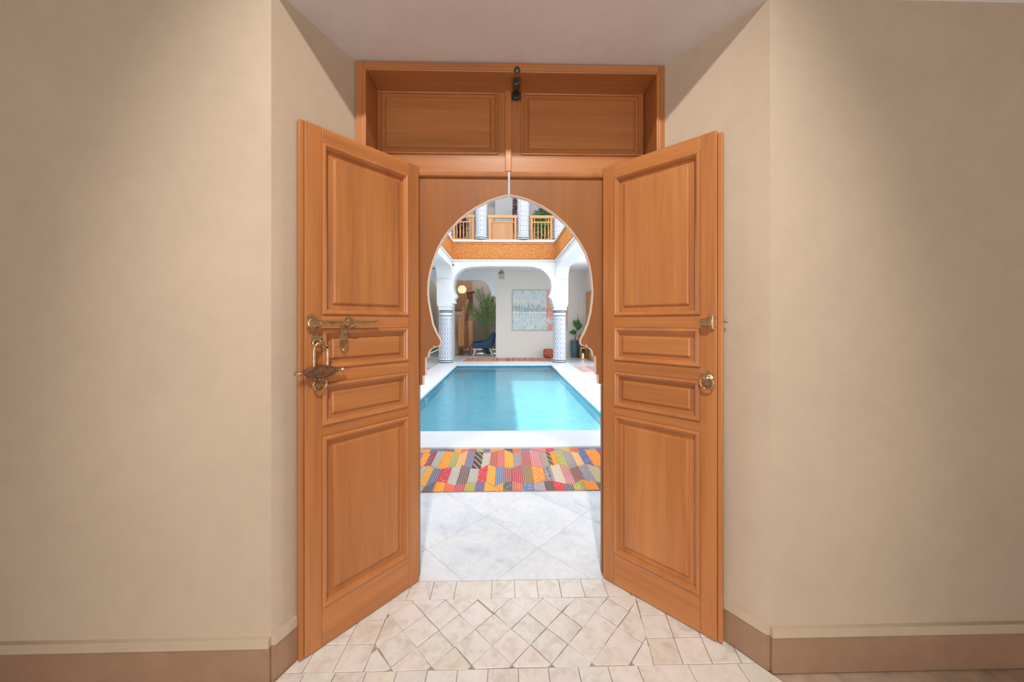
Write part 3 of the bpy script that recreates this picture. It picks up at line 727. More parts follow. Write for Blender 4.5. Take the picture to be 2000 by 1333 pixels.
# far wall with an arched opening to the stair room
def pts_px(lst, Y): return [(PY(a, b, Y).x, PY(a, b, Y).z) for a, b in lst]
A2 = pts_px([(886.5, 594), (887.5, 585), (894, 578), (891, 571), (889.5, 563), (889.5, 555), (892, 547.5), (938, 547.5), (946, 550.5), (952, 556), (956.5, 563), (959, 571), (960, 578), (964, 578), (968.5, 580.5)], 13.0)
Lx0, Lx1 = XY(800, 13.0), XY(857, 13.0)
zc_ = 2.35
hole2 = [(Lx0, 0)] + [(Lx0, zc_)] + [( (Lx0 + Lx1) / 2 + (Lx1 - Lx0) / 2 * -math.cos(t), zc_ + 0.62 * math.sin(t)) for t in [PI * k / 12 for k in range(1, 12)]] + [(Lx1, zc_), (Lx1, 0)]
Lx0 = max(Lx0, XL + 0.1)
hole2 = [(max(x, XL + 0.1), z) for x, z in hole2]
out = [(XL, 0)] + hole2 + [(A2[0][0], 0)] + A2 + [(A2[-1][0], 0), (XR, 0), (XR, ZG), (XL, ZG)]
struct(obj('wall_far', prism(nb(), out, 13.0, 13.3, 'y'), [M['cream']]), 'cream far wall of the gallery with painting and arched stair opening', 'wall')
# white spandrel facing of the arch
Y2 = 12.955; sc_ = Y2 / 13.0
A2w = pts_px([(886.5, 594), (887.5, 585), (894, 578), (891, 571), (889.5, 563), (889.5, 555), (892, 547.5), (938, 547.5), (946, 550.5), (952, 556), (956.5, 563), (959, 571), (960, 578), (964, 578), (968.5, 580.5)], Y2)
spx = XY(968.5, Y2)
outw = [(XL + 0.01, 2.35)] + [(max(x, XL + 0.1), z) for x, z in [p for p in hole2 if p[1] >= zc_]] + [(A2w[0][0] - 0.02, zc_)] + [(A2w[0][0] - 0.02, A2w[0][1])] + A2w + [(spx, ZG), (XL + 0.01, ZG)]
struct(obj('trim_2', prism(nb(), outw, Y2, 12.999, 'y'), M['white']), 'white plaster spandrel around the arched openings in the far wall', 'arch moulding')
struct(obj('ceiling_gallery', (lambda b: (box(b, XL, OX0 - 0.02, 2.02, 13.3, ZG, ZG + 0.02), box(b, OX1 + 0.02, XR, 2.02, 13.3, ZG, ZG + 0.02), box(b, OX0 - 0.02, OX1 + 0.02, 2.02, OYN, ZG, ZG + 0.02), box(b, OX0 - 0.02, OX1 + 0.02, OYF + 0.05, 13.3, ZG, ZG + 0.02), b)[-1])(nb()), M['ceil']), 'white ceiling of the ground floor gallery', 'ceiling')

# arcade: far side
def capital_band(): pass
YA0, YA1 = 10.9, 11.3
AF = pts_px([(889, 593), (887, 586), (892, 579), (886.5, 571), (884.5, 560), (885.5, 548), (890, 538), (897, 530), (906, 524.5), (920, 521.5), (950, 520), (1010, 520), (1040, 521), (1055, 525), (1064, 531), (1071, 539), (1076, 549), (1077.5, 560), (1076, 571), (1072, 579.5), (1078, 586), (1079.5, 594)], YA0)
xcl0, xcl1 = XY(853, YA0), XY(889, YA0); xcr0, xcr1 = XY(1079.5, YA0), XY(1110, YA0)
zcap = ZY(593, YA0)
def side_arch(x0, x1, name, label):
    # wall along Y at a court edge, one wide flat arch, from the near pier to the far pier
    yn, yf = OYN, YA0 - 0.0
    zk_ = 3.06; r = 0.34
    pts = [(yn - 0.4, zcap), (yn, zcap), (yn, zk_ - r)] + [(yn + r - r * math.cos(t), zk_ - r + r * math.sin(t)) for t in [PI / 2 * k / 6 for k in range(1, 7)]] + \
          [(yf - 0.02 - r + r * math.sin(t), zk_ - r + r * math.cos(t)) for t in [PI / 2 * k / 6 for k in range(0, 7)]] + [(yf - 0.02, ZB0), (yn - 0.4, ZB0)]
    return struct(obj(name, prism(nb(), pts, x0, x1, 'x'), M['white']), label, 'arcade')
struct(obj('wall_arcade_far', prism(nb(), [(xcl0, zcap), (xcl1 - 0.0, zcap)] + AF + [(xcr0, zcap), (xcr1, zcap), (xcr1, ZB0), (xcl0, ZB0)], YA0, YA1, 'y'), M['white']), 'white arcade wall with a wide scalloped arch across the far end of the pool', 'arcade')
side_arch(xcl0, OX0, 'wall_arcade_left', 'white arcade wall along the left side of the pool')
side_arch(OX1, xcr1, 'wall_arcade_right', 'white arcade wall along the right side of the pool')
struct(obj('wall_arcade_near', prism(nb(), [(xcl0, zcap), (OX0, zcap), (OX0, 3.22), (OX1, 3.22), (OX1, zcap), (xcr1, zcap), (xcr1, ZB0), (xcl0, ZB0)], OYN - 0.4, OYN - 0.002, 'y'), M['white']), 'white arcade wall across the near end of the pool', 'arcade')

def column(name, cx, cy, z0, z1, r, label, group, plinth=True, cap=True):
    root = empty(name, (cx, cy, z0)); H = z1 - z0
    zt_ = H - (0.22 if cap else 0.0)
    bm = nb(); prof = [(r, 0.11)] + [(r, 0.11 + (zt_ - 0.11) * k / 12) for k in range(1, 13)]
    lathe(bm, prof, 48, uv=True); obj('shaft', bm, M['zel'], root, smooth=True)
    for a_, b_, mt in ((0.0, 0.035, 'zdark'), (0.035, 0.06, 'zwhite'), (0.06, 0.095, 'zdark'), (0.095, 0.125, 'zwhite')):
        bm = nb(); q = r + 0.035 - a_ * 0.1
        lathe(bm, [(q, a_), (q, b_)], 8 if False else 32); obj('base_band', bm, M[mt], root)
    for a_, b_, mt in ((0.0, 0.03, 'zdark'), (0.05, 0.075, 'zdark'), (0.16, 0.185, 'zdark'), (0.20, 0.225, 'zwhite')):
        bm = nb(); lathe(bm, [(r + 0.006, zt_ - b_), (r + 0.006, zt_ - a_)], 48); obj('top_band', bm, M[mt], root)
    bm = nb(); lathe(bm, [(r + 0.004, zt_ - 0.16), (r + 0.004, zt_ - 0.075)], 48); obj('top_band', bm, M['zwhite'], root)
    if cap:
        bm = nb(); box(bm, -r, r, -r, r, zt_, H - 0.0005, 0.01); box(bm, -r - 0.03, r + 0.03, -r - 0.03, r + 0.03, zt_ + 0.12, H - 0.0006, 0.008); obj('capital', bm, M['white'], root)
    tag(root, label, 'column', 'mosaic tiled columns of the lower arcade' if cap else 'mosaic tiled columns of the balcony'); return root
rc = 0.205
cxl, cxr = XY(871, 11.1), XY(1092.5, 11.1)
column('column', cxl, 11.1, 0.022 if CF > 11 else 0, zcap, rc, 'mosaic tiled column left of the far end of the pool', None)
column('column', cxr, 11.1, 0.022 if CF > 11 else 0, zcap, rc, 'mosaic tiled column right of the far end of the pool', None)
column('column', cxl + 0.02, OYN - 0.2, 0.022, zcap, rc, 'mosaic tiled column at the near left corner of the pool', None)
column('column', cxr, OYN - 0.2, 0.022, zcap, rc, 'mosaic tiled column at the near right corner of the pool', None)

# first floor slab and carved balcony band
bm = nb()
for x0, x1, y0, y1 in ((XL, OX0 - 0.03, 2.02, 13.3), (OX1 + 0.03, XR, 2.02, 13.3), (OX0 - 0.03, OX1 + 0.03, 2.02, OYN - 0.03), (OX0 - 0.03, OX1 + 0.03, OYF + 0.03, 13.3)):
    box(bm, x0, x1, y0, y1, ZG + 0.021, ZB1 + 0.03)
struct(obj('floor_upper', bm, M['white']), 'white slab of the upper gallery around the courtyard opening', 'floor')
bd = empty('trim_3', (0, 0, ZB0)); struct(bd, 'carved orange cedar band with white edges running around the balcony', 'balcony band')
hB = ZB1 - ZB0
def ring(nm, mt, t0, t1, z0, z1):
    for x0, x1, y0, y1 in ((OX0 + t0, OX1 - t0, OYF - t1, OYF - t0), (OX0 + t0, OX1 - t0, OYN + t0, OYN + t1), (OX0 + t0, OX0 + t1, OYN + t1, OYF - t1), (OX1 - t1, OX1 - t0, OYN + t1, OYF - t1)):
        obj(nm, box(nb(), x0, x1, y0, y1, z0, z1, 0.003), M[mt], bd)
ring('carved_panel', 'carved', -0.03, 0.02, 0.035, hB - 0.02)
ring('lower_fillet', 'white', -0.03, 0.035, 0.0, 0.034); ring('upper_fillet', 'white', -0.06, 0.04, hB - 0.0195, hB + 0.045)
ring('carved_bead', 'carved', 0.0201, 0.032, 0.08, 0.11); ring('carved_bead', 'carved', 0.0201, 0.032, hB - 0.09, hB - 0.06)
zU = ZB1 + 0.046
# upper columns
yU = 11.06
cu = [XY(940, yU), XY(1022, yU)]
for i, cx in enumerate(cu): column('column', cx, yU, zU, ZR - 0.05, 0.195, 'mosaic tiled balcony column, %s' % ('left of the lattice railing' if i == 0 else 'right of the lattice railing'), None, cap=False)
for cx, cy, wh in ((XY(873, yU), yU + 0.05, 'left end'), (XY(1092, yU), yU + 0.05, 'right end')):
    column('column', cx, cy, zU, ZR - 0.05, 0.195, 'mosaic tiled balcony corner column at the %s of the far balcony' % wh, None, cap=False)
for cx, cy, lb in ((OX0 - 0.22, 7.9, 'balcony column half way along the left balcony'), (OX1 + 0.22, 7.9, 'balcony column half way along the right balcony'), (OX0 - 0.22, OYN - 0.2, 'balcony column at the near left corner'), (OX1 + 0.22, OYN - 0.2, 'balcony column at the near right corner')):
    column('column', cx, cy, zU, ZR - 0.05, 0.195, 'mosaic tiled ' + lb, None, cap=False)
# railings
def railing(x0, x1, y, kind, label):
    zt0 = ZY(421, y) - zU
    root = empty('railing', ((x0 + x1) / 2, y, zU)); X0, X1 = x0 - root.location.x, x1 - root.location.x
    tag(root, label, 'railing', 'orange wooden railings of the far balcony')
    obj('top_rail', box(nb(), X0 - 0.03, X1 + 0.03, -0.04, 0.04, zt0 - 0.09, zt0, 0.008), M['owood_h'], root)
    for a_, b_ in ((X0, X0 + 0.075), (X1 - 0.075, X1)): obj('post', box(nb(), a_, b_, -0.035, 0.035, 0.0, zt0 - 0.0905, 0.005), M['owood'], root)
    obj('middle_rail', box(nb(), X0 + 0.076, X1 - 0.076, -0.02, 0.02, zt0 - 0.235, zt0 - 0.20, 0.003), M['owood_h'], root)
    obj('bottom_rail', box(nb(), X0 + 0.076, X1 - 0.076, -0.02, 0.02, 0.02, 0.055, 0.003), M['owood_h'], root)
    def bal(x):
        bm = nb(); h = zt0 - 0.235 - 0.056
        lathe(bm, [(0.012, 0.0), (0.022, 0.06 * h), (0.014, 0.12 * h), (0.024, 0.35 * h), (0.02, 0.55 * h), (0.012, 0.9 * h), (0.018, 0.95 * h), (0.012, h)], 10, (x, 0, 0.056)); obj('baluster', bm, M['owood'], root, smooth=True)
    if kind == 'baluster':
        n = 5
        for k in range(n): bal(X0 + 0.075 + (X1 - X0 - 0.15) * (k + 0.5) / n)
        for k in (0, n - 1): bm = nb(); xx = X0 + 0.075 + (X1 - X0 - 0.15) * (k + 0.5) / n; obj('short_baluster', box(bm, xx - 0.014, xx + 0.014, -0.014, 0.014, zt0 - 0.199, zt0 - 0.091), M['owood'], root)
    else:
        for k in (0.03, 0.94): xx = X0 + 0.09 + (X1 - X0 - 0.18) * k; bal(xx); obj('short_baluster', box(nb(), xx - 0.014, xx + 0.014, -0.014, 0.014, zt0 - 0.199, zt0 - 0.091), M['owood'], root)
        a_, b_ = X0 + 0.15, X1 - 0.15
        for q in ((a_, a_ + 0.0195), (b_ - 0.0195, b_)): obj('lattice_frame', box(nb(), q[0], q[1], -0.015, 0.015, 0.056, zt0 - 0.236), M['owood'], root)
        lt = nb(); n = 12
        for k in range(n): xx = a_ + 0.02 + (b_ - a_ - 0.04) * (k + 0.5) / n; box(lt, xx - 0.013, xx + 0.013, -0.006, 0.0, 0.056, zt0 - 0.236)
        for k in range(n): zz = 0.056 + (zt0 - 0.292) * (k + 0.5) / n; box(lt, a_ + 0.02, b_ - 0.02, 0.0, 0.006, zz - 0.013, zz + 0.013)
        o_ = obj('lattice', lt, M['owood'], root); o_['kind'] = 'stuff'
yr = 10.98
railing(XY(884.5, yr), XY(926, yr), yr, 'baluster', 'orange baluster railing at the left of the far balcony')
railing(XY(954.5, yr), XY(1009, yr), yr, 'lattice', 'orange railing with a fine lattice panel in the middle of the far balcony')
railing(XY(1036, yr), XY(1079, yr), yr, 'baluster', 'orange baluster railing at the right of the far balcony')

# upper gallery walls, roof
M['uppergrey'] = plaster('light_grey_wall_plaster', (0.62, 0.59, 0.575), 0.03, 0.8, 0.06)
bm = nb(); sx0_, sx1_ = XY(956, 12.6), XY(966, 12.6)
UZ = ZB1 + 0.03
struct(obj('wall_upper_far', bx(XL, XR, 13.0, 13.3, UZ, ZR), M['uppergrey']), 'light grey wall behind the upper gallery', 'wall')
# stepped nook in the upper wall
struct(obj('wall_upper_pier', bx(XY(967, 12.4), XY(1001, 12.4), 12.4, 12.99, UZ, ZR - 0.01), M['uppergrey']), 'pale pier between the balcony columns', 'pier')
bm = nb(); zz0 = ZY(398, 12.5); zz1 = ZY(405, 12.5)
box(bm, XY(953, 12.5), XY(967, 12.5) - 0.002, 12.5, 12.98, UZ, zz1); obj_ = obj('stepped_nook', bm, M['greywall']); struct(obj_, 'taupe stepped wall nook beside the pale pier on the balcony', 'wall')
struct(obj('wall_upper_dark', bx(XY(880, 12.6), XY(925, 12.6), 12.6, 12.98, UZ, ZY(405, 12.6) + 0.05), M['greywall']), 'dark low wall behind the left balcony railing', 'wall')
bm = nb(); ex = 0.0; RYN = 5.75
for x0, x1, y0, y1 in ((XL - 0.15, OX0, 1.86, 13.3), (OX0, XR + 0.15, OYF, 13.3)): box(bm, x0, x1, y0, y1, ZR, ZR + 0.25)  # out of view; near and right sides left off so more sky gets in
struct(obj('ceiling_roof', bm, M['white']), 'unseen white roof slab over the left and far upper gallery, other sides left open for more sky light', 'roof')

# ------------------------------------------------------------------ stair room behind the arch
struct(obj('wall_stair_back', bx(XL - 0.2, 1.2, 16.5, 16.6, 0, 5.0), M['greywall']), 'taupe wall at the back of the stair room', 'wall')
struct(obj('wall_stair_right', bx(1.2, 1.3, 13.3, 16.6, 0, 5.0), M['greywall']), 'taupe side wall of the stair room', 'wall')
struct(obj('wall_stair_left', bx(XL - 0.15, XY(921, 16.4), 16.38, 16.498, 1.9, 5.0), M['stairwall']), 'ochre upper wall panel behind the globe lamp', 'wall')
struct(obj('ceiling_stair', bx(XY(857, 13.0), 1.3, 13.3, 15.2, 4.2, 4.3), M['greywall']), 'unseen partial ceiling of the stair room, left open at the back to let sky light in', 'ceiling')  # out of view, stopped short so the sky lights the stair room
struct(obj('wall_stair_divider', bx(XY(857, 13.0), XY(857, 13.0) + 0.12, 13.3, 15.9, 0, 4.2), M['cream']), 'cream dividing wall left of the stairs', 'wall')
st = empty('staircase', (XY(858, 14.0) + 0.3, 14.0, 0)); tag(st, 'pale stone staircase climbing behind the arched opening', 'staircase')
M['step'] = plain('pale_stone_step', (0.72, 0.64, 0.56), 0.6)
sxa = XY(868, 14.0) - st.location.x; sxb = XY(899, 14.0) - st.location.x
for k in range(11):
    obj('step', box(nb(), sxa, sxb, k * 0.2, k * 0.2 + 0.23, 0 if k == 0 else k * 0.165 - 0.05, (k + 1) * 0.165, 0.008), M['step'], st)
M['newel'] = wood('stair_newel_wood', (0.78, 0.38, 0.15), 'z', 0.5, 0.15, 0.1); M['redwood'] = wood('dark_red_wood', (0.22, 0.075, 0.04), 'z', 0.45, 0.2, 0.1)
for xa, xb, ya, yb_, z_, zz_ in ((895, 902, 620, 691, 14.0, 0), (915, 923.5, 627, 682, 14.6, 0)):
    obj('newel_post', box(nb(), XY(xa, z_) - st.location.x, XY(xb, z_) - st.location.x, z_ - 14.0, z_ - 13.86, 0, ZY(ya, z_), 0.01), M['newel'], st)
bm = nb(); p0 = PY(904, 640, 14.2) - st.location; p1 = PY(913, 590, 15.4) - st.location; p2 = PY(920, 578, 15.8) - st.location
tube(bm, [p0, p1, p2], 0.055, 8); obj('handrail', bm, M['redwood'], st)
for k in range(5):
    p = p0.lerp(p1, (k + 0.5) / 5); obj('baluster', tube(nb(), [(p.x, p.y, max(0.0, p.z - 0.75)), (p.x, p.y, p.z)], 0.03, 8), M['redwood'], st)
for px_ in (914, 918, 922):
    a_ = PY(px_, 604, 15.6) - st.location; b_ = PY(px_, 572, 15.6) - st.location; obj('upper_baluster', tube(nb(), [a_, b_], 0.035, 8), M['redwood'], st)
bm = nb(); a_ = PY(911, 572, 15.6) - st.location; b_ = PY(926, 570, 15.6) - st.location; tube(bm, [a_, b_], 0.06, 8); obj('upper_handrail', bm, M['redwood'], st)
# second flight, slanting soffit
q = pts_px([(906, 645), (919, 612), (960, 596), (985, 590), (985, 612), (960, 610), (923, 628), (908, 650)], 15.2)
obj('upper_flight', prism(nb(), [(x - st.location.x, z) for x, z in q], 1.2, 2.3, 'y'), M['step'], st)
obj('stringer', box(nb(), XY(903, 14.1) - st.location.x, XY(906, 14.1) - st.location.x, 0.0, 1.4, 0, ZY(600, 14.5), 0.004), M['newel'], st)
# globe lamp
M['globe'] = MT('lit_globe_shade'); mm = M['globe']; co = mm.obj_co(); wv = mm.noise(co, 30)
mm.col(mm.ramp(wv, [(0.3, (0.8, 0.62, 0.38)), (0.7, (0.95, 0.82, 0.6))])); mm.l(mm.ramp(wv, [(0.35, (1.0, 0.72, 0.38)), (0.65, (1.0, 0.85, 0.58))]), mm.b.inputs['Emission Color']); mm.b.inputs['Emission Strength'].default_value = 0.85; M['globe'] = mm.m
gp = PY(902.5, 566, 14.0); gr_ = 8.3 * 14.0 / F
gl_o = empty('globe_lamp', gp); tag(gl_o, 'glowing round woven globe lamp hanging in the stair opening', 'lamp')
bm = nb(); lathe(bm, [(gr_ * math.sin(PI * k / 16) * (1 if k < 13 else 1), -gr_ * math.cos(PI * k / 16)) for k in range(3, 17)], 28); obj('shade', bm, M['globe'], gl_o, smooth=True)
obj('cord', tube(nb(), [(0, 0, gr_), (0, 0, 4.2 - gp.z)], 0.006, 6), M['steel'], gl_o)

# ------------------------------------------------------------------ painting on the far wall
def painting_mat():
    m = MT('abstract_harbour_canvas'); tc = m.n('ShaderNodeTexCoord'); sp = m.n('ShaderNodeSeparateXYZ'); m.l(tc.outputs['Generated'], sp.inputs[0])
    u, v = sp.outputs[0], sp.outputs[2]
    co = m.obj_co((1, 1, 1))
    vo = m.n('ShaderNodeTexVoronoi', distance='CHEBYCHEV'); vo.inputs['Scale'].default_value = 3.6; m.l(co, vo.inputs['Vector'])
    sc = m.n('ShaderNodeSeparateXYZ'); m.l(vo.outputs['Color'], sc.inputs[0])
    base = m.ramp(sc.outputs[0], [(0.0, (0.52, 0.68, 0.70)), (0.25, (0.66, 0.76, 0.70)), (0.5, (0.74, 0.72, 0.72)), (0.7, (0.58, 0.70, 0.76)), (0.85, (0.78, 0.76, 0.68)), (1.0, (0.62, 0.72, 0.66))])
    n1 = m.noise(co, 7, 5, 0.7, 1.0); base = m.mix(0.28, base, m.ramp(n1, [(0.3, (0.42, 0.60, 0.66)), (0.6, (0.84, 0.86, 0.84))]))
    # dark strokes, dense along the quay line
    st_ = m.noise(m.obj_co((16, 1, 5)), 1.0, 3, 0.7); band = m.math('SUBTRACT', 1.0, m.math('MULTIPLY', m.math('ABSOLUTE', m.math('SUBTRACT', v, 0.53)), 5.5), True)
    dark = m.math('GREATER_THAN', m.math('ADD', m.math('MULTIPLY', band, 0.17), st_), 0.60)
    c = m.mix(m.math('MULTIPLY', dark, 0.65), base, (0.16, 0.27, 0.29))
    wl_ = m.math('LESS_THAN', m.math('ABSOLUTE', m.math('SUBTRACT', v, 0.44)), 0.012); c = m.mix(m.math('MULTIPLY', wl_, 0.8), c, (0.9, 0.9, 0.9))
    hotn = m.noise(co, 4.5, 4, 0.7); hot = m.math('MULTIPLY', m.math('GREATER_THAN', u, 0.62), m.math('GREATER_THAN', m.math('ADD', hotn, m.math('MULTIPLY', band, 0.12)), 0.47))
    c = m.mix(m.math('MULTIPLY', hot, 0.85), c, m.ramp(m.noise(co, 6, 3, 0.6), [(0.35, (0.72, 0.32, 0.36)), (0.5, (0.85, 0.25, 0.09)), (0.65, (0.70, 0.45, 0.42))]))
    m.col(c); m.set(Roughness=0.5); m.bump(n1, 0.2, 0.01); return m.m
pa, pb = PY(1001, 645.5, 12.95), PY(1108, 567, 12.95)
pt_ = empty('painting', ((pa.x + pb.x) / 2, 12.99, pa.z)); tag(pt_, 'large pale abstract painting with orange and pink strokes on the cream far wall', 'painting')
W_, H_ = (pb.x - pa.x) / 2, pb.z - pa.z
obj('canvas', box(nb(), -W_ + 0.012, W_ - 0.012, -0.035, -0.002, 0.012, H_ - 0.012), painting_mat(), pt_)
M['gframe'] = plain('thin_grey_frame', (0.42, 0.41, 0.37), 0.5)
bm = nb()
for q in ((-W_, W_, 0, 0.0118), (-W_, W_, H_ - 0.0118, H_), (-W_, -W_ + 0.0118, 0.0118, H_ - 0.0118), (W_ - 0.0118, W_, 0.0118, H_ - 0.0118)): box(bm, q[0], q[1], -0.042, -0.002, q[2], q[3])
obj('frame', bm, M['gframe'], pt_)

# ------------------------------------------------------------------ furniture at the far end
M['navy'] = plain('navy_velvet', (0.025, 0.07, 0.13), 0.8, 0, 0.25, 12, 0.2); M['pale'] = plain('pale_wood_leg', (0.85, 0.82, 0.76), 0.5)
cb = PZ(944, 697)
ch = empty('armchair', (XY(944, 13.75), 13.75, 0)); tag(ch, 'navy blue armchair on splayed pale legs in front of the stairs', 'chair')
cw = 0.44
obj('seat', box(nb(), -cw, cw - 0.10, -0.32, 0.32, 0.34, 0.50, 0.04), M['navy'], ch, smooth=True)
bm = nb(); prism(bm, [(cw - 0.22, 0.36), (cw - 0.02, 0.36), (cw + 0.06, 0.80), (cw + 0.02, 0.90), (cw - 0.10, 0.90), (cw - 0.16, 0.84)], -0.34, 0.34, 'y'); bmesh.ops.bevel(bm, geom=bm.edges[:], offset=0.025, segments=2, affect='EDGES')
obj('backrest', bm, M['navy'], ch, smooth=True)
for sg in (-1, 1):
    y0, y1 = (-0.40, -0.30) if sg < 0 else (0.30, 0.40)
    bm = nb(); prism(bm, [(-cw + 0.02, 0.30), (cw - 0.08, 0.30), (cw + 0.02, 0.78), (cw - 0.18, 0.72), (0.05, 0.54), (-cw - 0.02, 0.50)], y0, y1, 'y'); bmesh.ops.bevel(bm, geom=bm.edges[:], offset=0.02, segments=2, affect='EDGES')
    obj('armrest', bm, M['navy'], ch, smooth=True)
    for sx in (-1, 1): obj('leg', tube(nb(), [(sx * 0.26, sg * 0.28, 0.32), (sx * 0.38, sg * 0.36, 0.0)], [0.032, 0.02], 8), M['pale'], ch)
tbp = PZ(907, 694)
tb_ = empty('side_table', (tbp.x, tbp.y, 0)); tag(tb_, 'small dark red wooden side table left of the navy armchair', 'table')
obj('tabletop', box(nb(), -0.22, 0.24, -0.2, 0.2, 0.30, 0.34, 0.006), M['redwood'], tb_)
for sx in (-0.18, 0.2):
    for sy in (-0.16, 0.16): obj('leg', box(nb(), sx - 0.022, sx + 0.022, sy - 0.022, sy + 0.022, 0, 0.2995), M['redwood'], tb_)
obj('shelf', box(nb(), -0.157, 0.177, -0.137, 0.137, 0.10, 0.12), M['redwood'], tb_)

def leafmat(name, c): 
    m = MT(name); f = m.noise(m.obj_co(), 9); m.col(m.ramp(f, [(0.3, mul(c, 0.7)), (0.7, mul(c, 1.35))])); m.set(Roughness=0.4); return m.m
M['palm'] = leafmat('palm_leaf', (0.17, 0.38, 0.10)); M['palm2'] = leafmat('palm_stem', (0.26, 0.33, 0.12)); M['fig'] = leafmat('fig_leaf', (0.07, 0.20, 0.05)); M['bark'] = plain('plant_stem_bark', (0.25, 0.19, 0.10), 0.8)
M['soil'] = plain('potting_soil', (0.05, 0.035, 0.025), 0.95)
def teal():
    m = MT('teal_glazed_pot'); f = m.noise(m.obj_co((1, 1, 3)), 5, 4); m.col(m.ramp(f, [(0.3, (0.035, 0.085, 0.10)), (0.7, (0.09, 0.19, 0.21))])); m.set(Roughness=0.15); return m.m
M['teal'] = teal()
def pot(root, r, h, mt='teal'):
    bm = nb(); lathe(bm, [(r * 0.55, 0.0), (r * 0.82, 0.0), (r * 0.92, h * 0.15), (r, h * 0.55), (r * 0.98, h * 0.93), (r * 1.04, h * 0.95), (r * 1.04, h), (r * 0.9, h), (r * 0.88, h * 0.9)], 28); pt = obj('pot', bm, M[mt], root, smooth=True)
    bm = nb(); lathe(bm, [(r * 0.8, h * 0.86), (r * 0.88, h * 0.9)], 20); obj('soil', bm, M['soil'], pt)
def frond(path, n, ll, root):
    """path: control points; leaflets on both sides"""
    obj('frond_stem', tube(nb(), path, [0.016 - 0.012 * k / (len(path) - 1) for k in range(len(path))], 6), M['palm2'], root)
    bm = nb(); m_ = len(path) - 1
    for k in range(n):
        t = 0.38 + 0.62 * (k + 0.5) / n; f_ = t * m_; i_ = min(int(f_), m_ - 1); p = Vector(path[i_]).lerp(Vector(path[i_ + 1]), f_ - i_)
        d = (Vector(path[i_ + 1]) - Vector(path[i_])).normalized(); sd_ = d.cross(Vector((0, 1, 0.15))).normalized()
        for s_ in (-1, 1):
            L_ = ll * (1 - 0.35 * abs(t - 0.6)) * random.uniform(0.85, 1.1)
            dr_ = (d * 0.75 + sd_ * s_ * 0.75 + Vector((0, random.uniform(-0.35, 0.35), 0.0))).normalized()
            e = p + dr_ * L_ + Vector((0, 0, -0.16 * L_)); w_ = Vector((0, 1, 0)).cross(dr_).normalized() * 0.017
            mid = p.lerp(e, 0.45) + Vector((0, 0, 0.04 * L_)); y_ = Vector((0, 0.006, 0))
            v_ = [bm.verts.new(x_) for x_ in (p, mid + w_ - y_, e, mid - w_ - y_, mid + y_)]
            bm.faces.new((v_[0], v_[1], v_[4])); bm.faces.new((v_[0], v_[4], v_[3])); bm.faces.new((v_[1], v_[2], v_[4])); bm.faces.new((v_[4], v_[2], v_[3]))
    o_ = obj('frond', bm, M['palm'], root); return o_
pb_ = PZ(951, 694); py_ = 14.45
pr_ = empty('potted_palm', (XY(951, py_), py_, 0)); tag(pr_, 'tall potted palm with arching green fronds behind the navy armchair', 'plant')
pot(pr_, 0.2, 0.42)
b0 = pr_.location
for tgt in ((931, 570), (938, 566), (944, 590), (949, 578), (957, 585), (961, 576), (966, 592), (913, 592), (922, 606), (930, 615), (968, 612), (946, 604)):
    e = PY(tgt[0], tgt[1], py_ + random.uniform(-0.35, 0.35)) - b0; s0 = Vector((random.uniform(-0.08, 0.08), random.uniform(-0.08, 0.08), 0.4))
    m1 = Vector((s0.x * 1.3 + e.x * 0.18, s0.y + e.y * 0.2, 0.4 + (e.z - 0.4) * 0.45)); m2 = Vector((e.x * 0.55, e.y * 0.6, 0.4 + (e.z - 0.4) * 0.82))
    frond([s0, m1, m2, e], 11, 0.30, pr_)
# fiddle-leaf plant in a teal pot
fp = PZ(1123, 697)
fg = empty('potted_fig', (XY(1123, 12.72), 12.72, 0)); tag(fg, 'small leafy plant in a dark teal glazed pot right of the tiled column', 'plant')
k_ = fp.y / F; pot(fg, 9.2 * k_, 33 * k_)
def pw(px, py): p = PY(px, py, 12.72) - fg.location; return p
obj('trunk', tube(nb(), [(0, 0, 30 * k_), pw(1125, 650), pw(1128, 632), pw(1129, 612)], [0.022, 0.018, 0.014, 0.006], 8), M['bark'], fg)
def bigleaf(a, b, w_, root):
    a, b = Vector(a), Vector(b); d = b - a; n_ = Vector((d.z, 0, -d.x)).normalized(); bm = nb()
    L_ = []; R_ = []; Mi = []
    for k in range(6):
        t = k / 5; c_ = a.lerp(b, t) + Vector((0, -0.05 * math.sin(PI * t), 0)); ww = w_ * math.sin(PI * (0.08 + 0.84 * t) ** 0.85)
        L_.append(bm.verts.new(c_ + n_ * ww + Vector((0, 0.04, 0)))); R_.append(bm.verts.new(c_ - n_ * ww + Vector((0, 0.04, 0)))); Mi.append(bm.verts.new(c_))
    for k in range(5):
        bm.faces.new((L_[k], L_[k + 1], Mi[k + 1], Mi[k])); bm.faces.new((Mi[k], Mi[k + 1], R_[k + 1], R_[k]))
    o_ = obj('leaf', bm, M['fig'], root, smooth=True); md = o_.modifiers.new('thick', 'SOLIDIFY'); md.thickness = 0.006
for a, b, ww in (((1127, 640), (1121, 626), 0.09), ((1127, 640), (1130, 624), 0.10), ((1128, 640), (1137, 634), 0.09), ((1127, 642), (1133, 641), 0.08), ((1125, 651), (1112, 649), 0.075), ((1125, 652), (1117, 645), 0.06)):
    bigleaf(pw(*a), pw(*b), ww, fg)
M['redfab'] = plain('red_patterned_fabric', (0.45, 0.09, 0.06), 0.85, 0, 0.5, 14, 0.2)
